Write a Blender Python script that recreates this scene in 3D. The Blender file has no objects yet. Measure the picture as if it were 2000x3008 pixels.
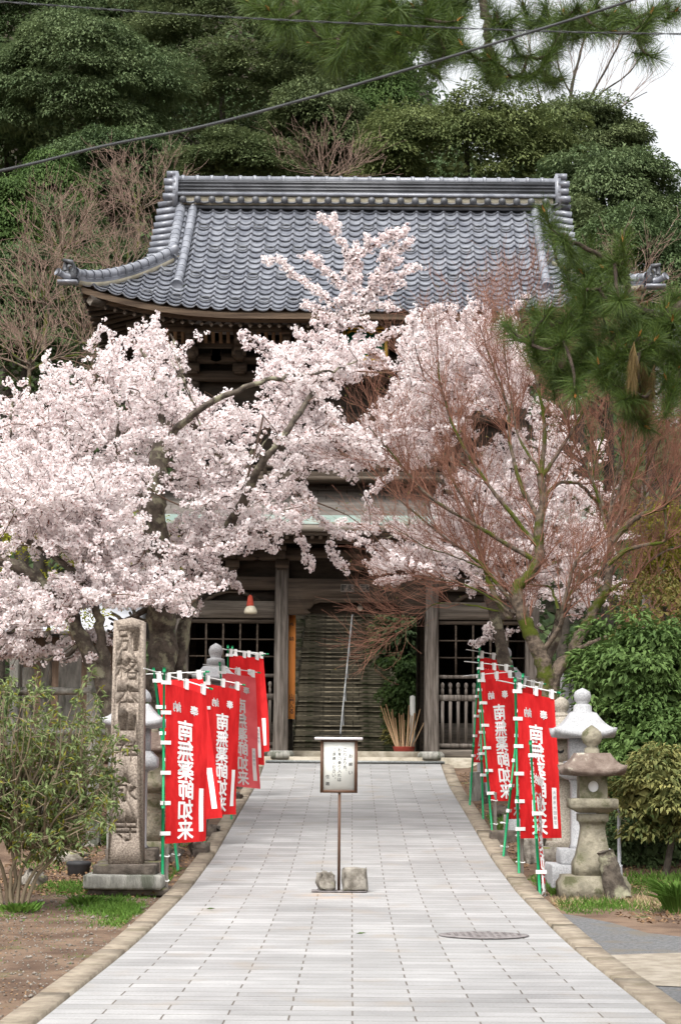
import bpy, math, random
import numpy as np
from mathutils import Matrix, Vector

# ---------------------------------------------------------------- camera, sky, sun, exposure
scene = bpy.context.scene
COL = scene.collection
FPX = 6346.0
PITCH = math.atan(764 / FPX)
ROLL = 0.0072
EYE = np.array([0, 0, 1.45])
fw = np.array([0, math.cos(PITCH), math.sin(PITCH)])
r0 = np.array([1.0, 0, 0])
u0 = np.array([0, -math.sin(PITCH), math.cos(PITCH)])
rt = r0 * math.cos(ROLL) + u0 * math.sin(ROLL)
up = -r0 * math.sin(ROLL) + u0 * math.cos(ROLL)

cam = bpy.data.cameras.new('camera')
cam_o = bpy.data.objects.new('camera', cam)
COL.objects.link(cam_o)
cam_o.matrix_world = Matrix(((rt[0], up[0], -fw[0], EYE[0]), (rt[1], up[1], -fw[1], EYE[1]),
                             (rt[2], up[2], -fw[2], EYE[2]), (0, 0, 0, 1)))
cam.sensor_fit = 'VERTICAL'
cam.sensor_height = 23.7
cam.lens = 23.7 * FPX / 3008
cam.clip_start = 0.1
cam.clip_end = 1200
cam.dof.use_dof = True
cam.dof.focus_distance = 38
cam.dof.aperture_fstop = 8
scene.camera = cam_o

SUN_EL, SUN_AZ = math.radians(58), math.radians(200)   # overcast: high, soft, behind the camera
world = bpy.data.worlds.new('World')
scene.world = world
world.use_nodes = True
wn = world.node_tree
wn.nodes.clear()
sky = wn.nodes.new('ShaderNodeTexSky')
sky.sky_type = 'NISHITA'
sky.sun_disc = False
sky.sun_elevation = SUN_EL
sky.sun_rotation = SUN_AZ
sky.air_density = 1.4
sky.dust_density = 7.0
sky.ozone_density = 1.0
hs = wn.nodes.new('ShaderNodeHueSaturation')
hs.inputs['Saturation'].default_value = 0.14
bg = wn.nodes.new('ShaderNodeBackground')
bg.inputs['Strength'].default_value = 0.15
wo = wn.nodes.new('ShaderNodeOutputWorld')
wn.links.new(sky.outputs[0], hs.inputs['Color'])
wn.links.new(hs.outputs[0], bg.inputs[0])
wn.links.new(bg.outputs[0], wo.inputs[0])

sl = bpy.data.lights.new('sun', 'SUN')
sl.energy = 0.5
sl.angle = math.radians(40)
sl.color = (1, 0.97, 0.93)
sun = bpy.data.objects.new('sun', sl)
COL.objects.link(sun)
sdir = Vector((math.sin(SUN_AZ) * math.cos(SUN_EL), math.cos(SUN_AZ) * math.cos(SUN_EL), math.sin(SUN_EL)))
sun.rotation_euler = sdir.to_track_quat('Z', 'Y').to_euler()
scene.view_settings.view_transform = 'Standard'
scene.view_settings.look = 'None'
scene.view_settings.exposure = 1.2
scene.cycles.max_bounces = 6
scene.cycles.diffuse_bounces = 3
scene.cycles.transparent_max_bounces = 8
scene.cycles.use_denoising = True

R = np.random.default_rng(7)
random.seed(7)


def at(px, py, Y):
    """point of the place seen at photo pixel (px, py) at distance Y"""
    d = fw + (px - 1000) / FPX * rt + (1504 - py) / FPX * up
    return EYE + d * Y / d[1]


def atl(pts, Y):
    """list of photo pixels (optionally with a depth offset) to 3D"""
    return np.array([at(p[0], p[1], Y + (p[2] if len(p) > 2 else 0)) for p in pts])


PY = [-50, 12.7, 17.8, 19.65, 24.5, 28.9, 34.65, 41.7, 45.3, 46, 60, 64]
PZ = [0, 0.0, 0.0, 0.02, 0.125, 0.33, 0.74, 1.215, 1.625, 1.74, 1.9, 2.05]


def zp(Y):
    Y = np.asarray(Y, float)
    return np.interp(Y - 0.9, PY, PZ) * .25 + np.interp(Y, PY, PZ) * .5 + np.interp(Y + 0.9, PY, PZ) * .25


def cx(Y):
    return 0.10 + 0.0059 * (np.asarray(Y, float) - 12.7)


# ---------------------------------------------------------------- mesh helpers
class MB:
    """collects verts and faces of one mesh"""
    def __init__(s):
        s.V = []; s.F = []; s.n = 0

    def add(s, V, F):
        V = np.asarray(V, float)
        s.V.append(V)
        if isinstance(F, np.ndarray):
            s.F.append(F + s.n)
        else:
            s.F += [[i + s.n for i in f] for f in F]
        s.n += len(V)
        return s

    def box(s, c, size, rot=None, taper=1.0):
        sx, sy, sz = [k / 2 for k in size]
        V = np.array([[-sx, -sy, -sz], [sx, -sy, -sz], [sx, sy, -sz], [-sx, sy, -sz],
                      [-sx * taper, -sy * taper, sz], [sx * taper, -sy * taper, sz], [sx * taper, sy * taper, sz], [-sx * taper, sy * taper, sz]])
        if rot is not None:
            V = V @ np.array(rot).T
        return s.add(V + np.array(c), [[0, 3, 2, 1], [4, 5, 6, 7], [0, 1, 5, 4], [1, 2, 6, 5], [2, 3, 7, 6], [3, 0, 4, 7]])

    def span(s, x0, x1, y0, y1, z0, z1):
        return s.box(((x0 + x1) / 2, (y0 + y1) / 2, (z0 + z1) / 2), (abs(x1 - x0), abs(y1 - y0), abs(z1 - z0)))

    def bevbox(s, c, size, b=0.02, rot=None, jitter=0, rng=None):
        """box with chamfered edges; jitter roughens it into a cut stone"""
        sx, sy, sz = [k / 2 for k in size]
        n = 5
        k = np.linspace(-1, 1, n)
        V, idx = [], {}
        F = []
        for ax in range(3):
            for sg in (-1, 1):
                g = []
                for a in k:
                    row = []
                    for e in k:
                        p = [0, 0, 0]
                        p[ax] = sg; p[(ax + 1) % 3] = a; p[(ax + 2) % 3] = e
                        key = tuple(round(q, 3) for q in p)
                        if key not in idx:
                            idx[key] = len(V); V.append(p)
                        row.append(idx[key])
                    g.append(row)
                for i in range(n - 1):
                    for j in range(n - 1):
                        q = [g[i][j], g[i + 1][j], g[i + 1][j + 1], g[i][j + 1]]
                        F.append(q if sg > 0 else q[::-1])
        V = np.array(V, float)
        h = np.array([sx, sy, sz])
        Vs = np.sign(V) * np.where(np.abs(V) > .9, h, np.where(np.abs(V) > .3, np.maximum(h - b, h * .4), 0))
        cnt = (np.abs(V) > .9).sum(1)
        Vs = np.where((cnt >= 2)[:, None] & (np.abs(V) > .9), Vs - np.sign(V) * b * .35, Vs)
        if jitter:
            Vs = Vs + (rng or R).normal(0, jitter, Vs.shape)
        if rot is not None:
            Vs = Vs @ np.array(rot).T
        return s.add(Vs + np.array(c), F)

    def tube(s, P, rad, n=6, cap=True):
        P = np.asarray(P, float)
        rad = np.broadcast_to(np.asarray(rad, float), (len(P),))
        V, F = tubes([P], [rad], n)
        s.add(V, F)
        if cap:
            s.F.append([s.n - n + i for i in range(n)])
            s.F.append([s.n - len(V) + n - 1 - i for i in range(n)])
        return s

    def lathe(s, c, prof, n=16, square=False, phase=0):
        """prof: list of (r, z); square -> 4-sided with r = half width"""
        if square:
            n = 4; phase = math.pi / 4; k = math.sqrt(2)
        else:
            k = 1
        a = phase + np.arange(n) * 2 * math.pi / n
        V = np.concatenate([np.stack([np.cos(a) * r * k, np.sin(a) * r * k, np.full(n, z)], 1) for r, z in prof]) + np.array(c)
        F = []
        for i in range(len(prof) - 1):
            for j in range(n):
                F.append([i * n + j, i * n + (j + 1) % n, (i + 1) * n + (j + 1) % n, (i + 1) * n + j])
        F.append(list(range(n))[::-1])
        F.append([(len(prof) - 1) * n + j for j in range(n)])
        return s.add(V, F)

    def grid(s, V, nu, nv):
        """V ordered [u][v]"""
        i = np.arange(nu - 1)[:, None] * nv + np.arange(nv - 1)[None, :]
        i = i.ravel()
        return s.add(V, np.stack([i, i + nv, i + nv + 1, i + 1], 1))

    def prism(s, poly, y0, y1, axis='y'):
        """polygon in (x, z) swept from y0 to y1 (or (y,z) along x)"""
        n = len(poly)
        def p3(p, t):
            return [p[0], t, p[1]] if axis == 'y' else ([t, p[0], p[1]] if axis == 'x' else [p[0], p[1], t])
        V = [p3(p, y0) for p in poly] + [p3(p, y1) for p in poly]
        F = [list(range(n)), list(range(2 * n - 1, n - 1, -1))] + [[i, i + n, (i + 1) % n + n, (i + 1) % n] for i in range(n)]
        return s.add(V, F)

    def build(s, name, mat, parent=None, smooth=False, uv=None, loc=None, **kw):
        V = np.concatenate(s.V) if s.V else np.zeros((0, 3))
        return mesh_obj(name, V, s.F, mat, parent, smooth, uv, loc, **kw)


def mesh_obj(name, V, F, mat, parent=None, smooth=False, uv=None, loc=None, fix=False):
    me = bpy.data.meshes.new(name)
    o = bpy.data.objects.new(name, me)
    COL.objects.link(o)
    V = np.asarray(V, float)
    if parent is not None:
        o.parent = parent
        root = parent
        while root.parent:
            root = root.parent
        V = V - np.array(root.location)
    elif loc is not None:
        o.location = loc
        V = V - np.array(loc)
    cnt, ids = [], []
    for f in F:
        if isinstance(f, np.ndarray):
            cnt.append(np.full(len(f), f.shape[1])); ids.append(f.ravel())
        else:
            cnt.append(np.array([len(f)])); ids.append(np.array(f))
    cnt = np.concatenate(cnt); ids = np.concatenate(ids)
    me.vertices.add(len(V)); me.vertices.foreach_set('co', V.astype(np.float32).ravel())
    me.loops.add(len(ids)); me.loops.foreach_set('vertex_index', ids.astype(np.int32))
    me.polygons.add(len(cnt))
    me.polygons.foreach_set('loop_start', np.concatenate([[0], np.cumsum(cnt)[:-1]]).astype(np.int32))
    me.polygons.foreach_set('loop_total', cnt.astype(np.int32))
    me.update(calc_edges=True)
    me.validate()
    if uv is not None:
        l = me.uv_layers.new(name='uv')
        l.data.foreach_set('uv', np.asarray(uv)[ids].astype(np.float32).ravel())
    if fix:
        import bmesh
        b = bmesh.new(); b.from_mesh(me); bmesh.ops.recalc_face_normals(b, faces=b.faces); b.to_mesh(me); b.free()
    if smooth:
        me.polygons.foreach_set('use_smooth', np.ones(len(me.polygons), bool))
    for m in (mat if isinstance(mat, (list, tuple)) else [mat]):
        me.materials.append(m)
    return o


def tubes(Ps, Rs, n=5):
    """many tapered tubes at once; polylines of any length"""
    groups = {}
    for P, r in zip(Ps, Rs):
        groups.setdefault(len(P), []).append((P, r))
    Vs, Fs, off = [], [], 0
    a = np.arange(n) * 2 * math.pi / n
    for K, L in groups.items():
        P = np.array([g[0] for g in L], float)              # m,K,3
        rr = np.array([np.broadcast_to(g[1], (K,)) for g in L], float)
        T = np.empty_like(P)
        T[:, 1:-1] = P[:, 2:] - P[:, :-2]; T[:, 0] = P[:, 1] - P[:, 0]; T[:, -1] = P[:, -1] - P[:, -2]
        T /= np.linalg.norm(T, axis=2, keepdims=True) + 1e-9
        ref = np.where(np.abs(T[:, :1, 2:3]) > .9, np.array([1.0, 0, 0]), np.array([0, 0, 1.0]))
        A = np.cross(T, ref); A /= np.linalg.norm(A, axis=2, keepdims=True) + 1e-9
        B = np.cross(T, A)
        V = P[:, :, None] + (A[:, :, None] * np.cos(a)[None, None, :, None] + B[:, :, None] * np.sin(a)[None, None, :, None]) * rr[:, :, None, None]
        m = len(L)
        Vs.append(V.reshape(-1, 3))
        i = (np.arange(m)[:, None, None] * K * n + np.arange(K - 1)[None, :, None] * n)
        j = np.arange(n)[None, None, :]
        F = np.stack([i + j, i + (j + 1) % n, i + n + (j + 1) % n, i + n + j], -1).reshape(-1, 4)
        Fs.append(F[:, ::-1] + off)
        off += m * K * n
    return np.concatenate(Vs), np.concatenate(Fs)


def smooth_line(P, per=4):
    """Catmull-Rom through P"""
    P = np.asarray(P, float)
    if len(P) < 3:
        t = np.linspace(0, 1, per + 1)[:, None]
        return P[0] * (1 - t) + P[1] * t
    Q = np.vstack([2 * P[0] - P[1], P, 2 * P[-1] - P[-2]])
    out = []
    for i in range(1, len(Q) - 2):
        for t in np.linspace(0, 1, per, endpoint=False):
            out.append(.5 * (2 * Q[i] + (Q[i + 1] - Q[i - 1]) * t + (2 * Q[i - 1] - 5 * Q[i] + 4 * Q[i + 1] - Q[i + 2]) * t * t
                             + (3 * Q[i] - Q[i - 1] - 3 * Q[i + 1] + Q[i + 2]) * t ** 3))
    out.append(P[-1])
    return np.array(out)


def thing(name, label, cat, loc=(0, 0, 0), group=None):
    o = bpy.data.objects.new(name, None)
    o.empty_display_size = 0.2
    COL.objects.link(o)
    o.location = tuple(float(v) for v in loc)
    return tag(o, label, cat, group)


def tag(o, label=None, cat=None, group=None, kind=None):
    for k, v in (('label', label), ('category', cat), ('group', group), ('kind', kind)):
        if v:
            o[k] = v
    return o


def unit(v):
    return v / (np.linalg.norm(v, axis=-1, keepdims=True) + 1e-9)


def leaves(P, D, N, L, W, fold=0.15):
    """leaf-sized bent kites: base P, direction D, normal N"""
    P, D, N = map(np.asarray, (P, D, N))
    D = unit(D); S = unit(np.cross(D, N)); N = np.cross(S, D)
    L = np.broadcast_to(np.asarray(L, float), (len(P),))[:, None]
    W = np.broadcast_to(np.asarray(W, float), (len(P),))[:, None]
    m = P + D * L * .45
    V = np.stack([P, m + S * W * .5 + N * L * fold, P + D * L - N * L * fold * .6, m - S * W * .5 + N * L * fold], 1).reshape(-1, 3)
    i = np.arange(len(P)) * 4
    return V, np.concatenate([np.stack([i, i + 1, i + 2], 1), np.stack([i, i + 2, i + 3], 1)])


def rand_dir(n, rng=None):
    return unit((rng or R).normal(size=(n, 3)))


# ---------------------------------------------------------------- materials
def mat(name, c1, c2=None, scale=4.0, rough=.85, bump=0.0, bscale=30.0, spec=.25, detail=8, c3=None, pscale=1.5, pmin=.5, pmax=.62,
        stretch=None, island=None, trans=0.0, lo=.35, hi=.65, metal=0.0, wave=None, up3=None):
    m = bpy.data.materials.new(name)
    m.use_nodes = True
    nt = m.node_tree
    N, Lk = nt.nodes, nt.links
    b = N['Principled BSDF']
    b.inputs['Roughness'].default_value = rough
    b.inputs['Metallic'].default_value = metal
    b.inputs['Specular IOR Level'].default_value = spec
    tc = N.new('ShaderNodeTexCoord')
    src = tc.outputs['Object']
    if stretch:
        mp = N.new('ShaderNodeMapping'); mp.inputs['Scale'].default_value = stretch
        Lk.new(src, mp.inputs[0]); src = mp.outputs[0]

    def noise(sc, det):
        n = N.new('ShaderNodeTexNoise'); n.inputs['Scale'].default_value = sc; n.inputs['Detail'].default_value = det
        n.inputs['Roughness'].default_value = .62
        Lk.new(src, n.inputs['Vector']); return n.outputs['Fac']

    def ramp(fac, a, e):
        r = N.new('ShaderNodeMapRange'); r.inputs[1].default_value = a; r.inputs[2].default_value = e
        r.interpolation_type = 'SMOOTHSTEP'
        Lk.new(fac, r.inputs[0]); return r.outputs[0]

    def mix(fac, A, B):
        x = N.new('ShaderNodeMix'); x.data_type = 'RGBA'
        Lk.new(fac, x.inputs[0])
        for k, v in ((6, A), (7, B)):
            if hasattr(v, 'links'):
                Lk.new(v, x.inputs[k])
            else:
                x.inputs[k].default_value = (*v, 1)
        return x.outputs[2]
    col = None
    if c2 is not None:
        if island:
            g = N.new('ShaderNodeNewGeometry')
            fac = g.outputs['Random Per Island']
            if island == 'noise':
                ad = N.new('ShaderNodeMath'); ad.operation = 'MULTIPLY_ADD'
                ad.inputs[1].default_value = .5
                Lk.new(fac, ad.inputs[0])
                nn = N.new('ShaderNodeMath'); nn.operation = 'MULTIPLY'; nn.inputs[1].default_value = .55
                Lk.new(ramp(noise(scale, 3), lo, hi), nn.inputs[0])
                Lk.new(nn.outputs[0], ad.inputs[2]); fac = ad.outputs[0]
        else:
            fac = ramp(noise(scale, detail), lo, hi)
        col = mix(fac, c1, c2)
    if c3 is not None:
        f3 = ramp(noise(pscale, 6), pmin, pmax)
        if up3:                                     # moss and lichen settle on upward faces
            g = N.new('ShaderNodeNewGeometry'); sp = N.new('ShaderNodeSeparateXYZ')
            Lk.new(g.outputs['True Normal'], sp.inputs[0])
            mm = N.new('ShaderNodeMath'); mm.operation = 'MULTIPLY'
            Lk.new(f3, mm.inputs[0]); Lk.new(ramp(sp.outputs[2], *up3), mm.inputs[1]); f3 = mm.outputs[0]
        col = mix(f3, col if col is not None else c1, c3)
    if col is not None:
        Lk.new(col, b.inputs['Base Color'])
    else:
        b.inputs['Base Color'].default_value = (*c1, 1)
    if bump:
        bp = N.new('ShaderNodeBump'); bp.inputs['Strength'].default_value = bump; bp.inputs['Distance'].default_value = .03
        Lk.new(noise(bscale, 6), bp.inputs['Height']); Lk.new(bp.outputs[0], b.inputs['Normal'])
    if trans:
        t = N.new('ShaderNodeBsdfTranslucent'); mx = N.new('ShaderNodeMixShader'); mx.inputs[0].default_value = trans
        if col is not None:
            Lk.new(col, t.inputs[0])
        else:
            t.inputs[0].default_value = (*c1, 1)
        Lk.new(b.outputs[0], mx.inputs[1]); Lk.new(t.outputs[0], mx.inputs[2])
        Lk.new(mx.outputs[0], N['Material Output'].inputs[0])
    return m


M = {}
M['wood'] = mat('old_wood', (.035, .026, .019), (.085, .064, .047), 2, .8, .35, 9, stretch=(.35, 6, 6), c3=(.13, .105, .08), pscale=1.1, pmin=.55, pmax=.75)
M['wood_v'] = mat('weathered_post_wood', (.05, .041, .033), (.15, .128, .11), 3, .85, .5, 9, stretch=(7, 7, .4), c3=(.24, .215, .19), pscale=1.0, pmin=.5, pmax=.75)
M['wood_pale'] = mat('pale_weathered_beam', (.075, .062, .05), (.17, .145, .12), 2, .85, .4, 9, stretch=(.4, 7, 7))
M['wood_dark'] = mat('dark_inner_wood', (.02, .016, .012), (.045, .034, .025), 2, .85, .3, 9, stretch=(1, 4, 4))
M['wood_fascia'] = mat('eave_board_wood', (.06, .04, .027), (.14, .10, .068), 2, .8, .3, 9, stretch=(.3, 6, 6))
M['rafter'] = mat('rafter_wood', (.12, .075, .045), (.2, .13, .08), 3, .8)
M['orange'] = mat('orange_board', (.50, .17, .035), (.62, .24, .06), 2, .6, stretch=(6, 6, .5))
M['tile'] = mat('glazed_grey_tile', (.125, .132, .155), (.215, .224, .25), 3.0, .25, .06, 40, spec=.55, detail=3, c3=(.085, .09, .10), pscale=1.1, pmin=.55, pmax=.75, stretch=(1, 1.4, .6))
M['tile_dark'] = mat('dark_ridge_tile', (.045, .047, .052), (.085, .088, .097), 2.5, .42, .1, 30, spec=.5)
M['plaster'] = mat('aged_plaster', (.30, .27, .2), (.45, .41, .32), 3, .9)
M['plank'] = mat('grey_roof_plank', (.085, .074, .064), (.135, .12, .106), 3, .75, .2, 10, stretch=(.3, 3, 3))
M['copper'] = mat('green_copper', (.16, .215, .19), (.255, .30, .27), 4, .6, c3=(.14, .14, .11), pscale=2)
M['granite_new'] = mat('pale_granite', (.25, .25, .255), (.39, .39, .395), 60, .8, .2, 60, lo=.3, hi=.7, detail=3, c3=(.24, .24, .235), pscale=3, pmin=.55, pmax=.8)
M['granite_tan'] = mat('tan_granite', (.22, .195, .155), (.35, .315, .265), 50, .9, .25, 60, detail=3, c3=(.22, .2, .165), pscale=2.2, pmin=.5, pmax=.75)
M['granite_pillar'] = mat('speckled_brown_granite', (.155, .122, .098), (.34, .285, .235), 48, .9, .4, 48, detail=4, lo=.34, hi=.66, c3=(.12, .10, .082), pscale=3.5, pmin=.55, pmax=.8)
M['carve'] = mat('weathered_carving', (.075, .058, .044), (.15, .12, .095), 20, .95)
M['stone_old'] = mat('mossy_lantern_stone', (.15, .135, .10), (.29, .26, .195), 9, .95, .5, 30, c3=(.075, .075, .038), pscale=4.5, pmin=.47, pmax=.66)
M['stone_red'] = mat('lichened_cap_stone', (.105, .075, .06), (.185, .145, .12), 6, .95, .6, 25, c3=(.34, .31, .25), pscale=6, pmin=.6, pmax=.68)
M['stone_dark'] = mat('dark_damp_stone', (.06, .05, .04), (.145, .12, .1), 7, .95, .6, 20, c3=(.10, .105, .03), pscale=4, pmin=.52, pmax=.66, up3=(0, .8))
M['stone_grey'] = mat('grey_post_stone', (.19, .185, .165), (.33, .32, .285), 7, .95, .5, 25, c3=(.11, .115, .09), pscale=2.5, stretch=(2, 2, .5))
M['rock'] = mat('field_rock', (.13, .115, .095), (.31, .285, .245), 8, .95, .8, 14, c3=(.16, .17, .035), pscale=3, pmin=.5, pmax=.6, up3=(.2, .8))
M['red'] = mat('red_banner_cloth', (.56, .010, .012), (.76, .022, .024), 2.2, .75, .35, 5, trans=.28, detail=4, stretch=(3, 3, .8))
M['red_faded'] = mat('faded_red_cloth', (.66, .075, .085), (.76, .12, .13), 3, .8, trans=.25, detail=2)
M['white'] = mat('white_print', (.80, .79, .78), None, rough=.8)
M['white_faded'] = mat('faded_white_print', (.60, .55, .53), None, rough=.85)
M['pole_green'] = mat('green_plastic_pole', (.0, .21, .075), (.01, .27, .105), 3, .4)
M['bar_white'] = mat('white_plastic_bar', (.78, .78, .76), None, rough=.45)
M['stake'] = mat('grey_wood_stake', (.13, .115, .10), (.24, .215, .19), 5, .9, .4, stretch=(6, 6, .6))
M['ink'] = mat('black_ink', (.02, .02, .02), None, rough=.8)
M['ink_grey'] = mat('grey_ink', (.18, .18, .19), None, rough=.8)
M['frame'] = mat('brown_sign_frame', (.075, .038, .022), (.095, .05, .03), 4, .5)
M['panel'] = mat('sign_panel', (.62, .62, .575), (.67, .67, .63), 2, .45)
M['alu'] = mat('brushed_aluminium', (.55, .52, .52), None, rough=.35, metal=.6)
M['iron'] = mat('rusty_iron_plate', (.125, .112, .11), (.22, .20, .195), 12, .8)
M['steel_rail'] = mat('steel_handrail', (.16, .165, .165), (.34, .34, .335), 1.2, .4, metal=.4)
M['black'] = mat('black_rubber', (.022, .022, .023), (.04, .04, .042), 5, .6)
M['cable'] = mat('grey_cable_sheath', (.035, .037, .038), (.055, .057, .06), 9, .6)
M['bark_cherry'] = mat('lichened_cherry_bark', (.05, .04, .032), (.115, .095, .075), 9, .95, .8, 14, c3=(.215, .205, .14), pscale=5, pmin=.5, pmax=.62)
M['bark_maple'] = mat('maple_bark', (.055, .042, .032), (.15, .115, .085), 14, .95, .8, 22, c3=(.055, .068, .006), pscale=2.6, pmin=.47, pmax=.58)
M['twig_red'] = mat('red_brown_twig', (.145, .062, .042), (.30, .15, .10), 3, .8, island=True)
M['twig_brown'] = mat('brown_bare_twig', (.15, .10, .075), (.27, .185, .145), 3, .9, island=True)
M['twig_cherry'] = mat('cherry_twig', (.05, .03, .022), (.12, .07, .045), 3, .9, island=True)
M['twig_tan'] = mat('pale_shrub_stem', (.15, .115, .075), (.29, .235, .16), 3, .9, island=True)
M['bark_dark'] = mat('dark_forest_bark', (.03, .025, .02), (.07, .058, .045), 6, .95, .5)
M['bark_pine'] = mat('pine_bark', (.028, .02, .015), (.075, .055, .042), 20, .95, .8, 30)
M['blossom'] = mat('cherry_petals', (.84, .75, .746), (.925, .875, .868), 1.2, .7, island='noise', trans=.45, spec=.1)
M['calyx'] = mat('red_flower_centre', (.30, .08, .075), (.45, .2, .15), 3, .8, island=True, spec=.1)
M['needle'] = mat('pine_needle', (.028, .058, .010), (.095, .14, .026), 2, .5, island=True, trans=.12)
M['needle_brown'] = mat('dead_pine_needle', (.09, .06, .022), (.17, .115, .04), 2, .7, island=True, trans=.12)
M['bud'] = mat('orange_pine_bud', (.34, .13, .03), (.48, .22, .06), 20, .7)
def leafm(n, a, b, sc=.5, tr=.25, rough=.6, spec=.13):
    return mat(n, a, b, sc, rough, island='noise', trans=tr, spec=spec, lo=.3, hi=.7)
M['leaf_grey'] = leafm('grey_green_evergreen', (.054, .088, .036), (.165, .21, .095))
M['leaf_olive'] = leafm('olive_dark_evergreen', (.055, .08, .032), (.155, .185, .08))
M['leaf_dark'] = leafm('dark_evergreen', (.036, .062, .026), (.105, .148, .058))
M['leaf_yellow'] = leafm('yellow_green_evergreen', (.058, .084, .028), (.17, .195, .07))
M['leaf_cedar'] = leafm('bright_cedar_green', (.038, .075, .02), (.10, .155, .042), .6)
M['leaf_shrub'] = leafm('glossy_shrub_leaf', (.042, .082, .022), (.13, .20, .058), 1.5)
M['leaf_varieg'] = leafm('pale_variegated_leaf', (.045, .075, .022), (.30, .28, .10), 2)
M['leaf_azalea'] = leafm('long_grey_green_leaf', (.085, .125, .04), (.235, .285, .12), 1.5)
M['leaf_azalea_y'] = leafm('yellowing_leaf', (.16, .17, .025), (.30, .28, .04), 1.5)
M['leaf_fresh'] = leafm('fresh_spring_leaf', (.17, .19, .015), (.31, .30, .035), 1.5, .3)
M['leaf_rust'] = leafm('rusty_new_maple_leaf', (.065, .085, .022), (.17, .135, .04), 1.5, .3)
M['grass'] = leafm('grass_blade', (.055, .12, .018), (.14, .25, .045), 1.5, .25)
M['straw'] = mat('dry_straw', (.30, .22, .12), (.47, .37, .22), 2, .9, island=True)
M['litter'] = mat('dead_leaf_litter', (.10, .055, .03), (.27, .17, .09), 2, .9, island=True)
M['asphalt'] = mat('old_asphalt', (.085, .085, .087), (.15, .15, .15), 30, .9, .5, 60, detail=4, c3=(.13, .115, .095), pscale=1.2)
M['kerb'] = mat('tan_kerb_concrete', (.195, .158, .118), (.30, .255, .195), 5, .95, .5, 40, c3=(.155, .13, .09), pscale=1.6, pmin=.52, pmax=.66)
M['concrete'] = mat('cracked_concrete', (.20, .17, .13), (.30, .265, .215), 5, .95, .4, 40)
M['step_stone'] = mat('mossy_shaded_stair_stone', (.02, .017, .011), (.066, .055, .036), 3, .95, .6, 12, c3=(.014, .016, .005), pscale=2.0, pmin=.48, pmax=.62, stretch=(.6, 2, 2))  # stone colour darkened to carry the tree canopy's shade, plus moss patches
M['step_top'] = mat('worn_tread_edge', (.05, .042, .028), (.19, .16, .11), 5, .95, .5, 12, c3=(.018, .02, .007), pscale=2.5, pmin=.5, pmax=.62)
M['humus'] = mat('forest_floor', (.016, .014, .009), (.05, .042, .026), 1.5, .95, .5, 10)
M['granite_step'] = mat('worn_threshold_stone', (.25, .22, .165), (.40, .36, .29), 4, .9, .3, 30)
M['grate'] = mat('steel_drain_grate', (.16, .17, .165), (.27, .28, .27), 40, .5, metal=.4)
M['cane'] = mat('bamboo_cane', (.36, .22, .12), (.52, .36, .22), 4, .6, island=True)
M['tub'] = mat('red_plastic_tub', (.45, .08, .06), None, rough=.5)
M['lamp_red'] = mat('rusty_red_shade', (.42, .05, .03), (.55, .10, .06), 9, .7)
M['lamp_cream'] = mat('cream_enamel', (.55, .50, .38), (.68, .63, .5), 8, .5)
M['bulb'] = mat('white_glass_globe', (.6, .57, .5), None, rough=.3)
M['grey_roof'] = mat('pale_grey_sheet_roof', (.40, .41, .44), (.5, .51, .54), 2, .5)
M['wall_brown'] = mat('brown_board_wall', (.07, .045, .03), (.12, .08, .055), 3, .9, stretch=(4, 4, .6))
M['pipe'] = mat('pale_galvanised_pole', (.50, .52, .55), (.64, .66, .69), 3, .5)
M['plaque'] = mat('green_plaque', (.0, .09, .04), (.01, .13, .06), 5, .4)
M['gold'] = mat('gilt_edge', (.55, .35, .06), None, rough=.4, metal=.3)

# ---------------------------------------------------------------- ground, path, kerbs
def sines(x, y, seed, base=1.0, octs=4):
    g = np.random.default_rng(seed); o = 0
    for k in range(octs):
        for _ in range(3):
            a = g.uniform(0, 2 * math.pi); f = base * 2 ** k
            o = o + np.sin((x * math.cos(a) + y * math.sin(a)) * f + g.uniform(0, 6)) / (3 * 1.8 ** k)
    return o


def gz(X, Y):
    """terrain height"""
    X = np.asarray(X, float); Y = np.asarray(Y, float)
    d = np.clip((np.abs(X - cx(Y)) - 2.3) / 2.0, 0, 1)
    amp = np.where((X > 1.5) & (Y < 24), 0, np.clip((Y - 17) / 6, .25, 1))
    z = zp(np.minimum(Y, 60)) - .05 + d * .05 * amp * sines(X, Y, 3, 1.1) + d * .02 * amp
    fac = 1 - .05 * np.clip(X - 2, 0, 15)
    hill = np.clip(Y - 64, 0, 14) * .44 + (np.clip(Y - 78, 0, 46) * .86 + np.clip(Y - 124, 0, 200) * .05) * fac
    hill = hill - .55 * ((np.abs(X - .18) < 1.75) & (Y > 61) & (Y < 80))
    bank = .24 * np.clip((X - cx(Y) - 2.25) / .7, 0, 1) * np.clip((Y - 25.8) / 2, 0, 1) + .10 * np.clip((-X + cx(Y) - 2.25) / .8, 0, 1) * np.clip((Y - 27) / 2, 0, 1)
    z = z + bank * (Y < 44.8)
    side = np.clip((np.abs(X - .4) - 9) / 10, 0, 1) * np.clip((Y - 44) / 14, 0, 1) * 2.5
    return z + hill + side


def ground_mat():
    m = mat('dirt_and_moss', (.082, .05, .033), (.175, .118, .08), 1.6, .95, .6, 45, c3=(.07, .085, .02), pscale=1.1, pmin=.58, pmax=.70)
    return m


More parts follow.
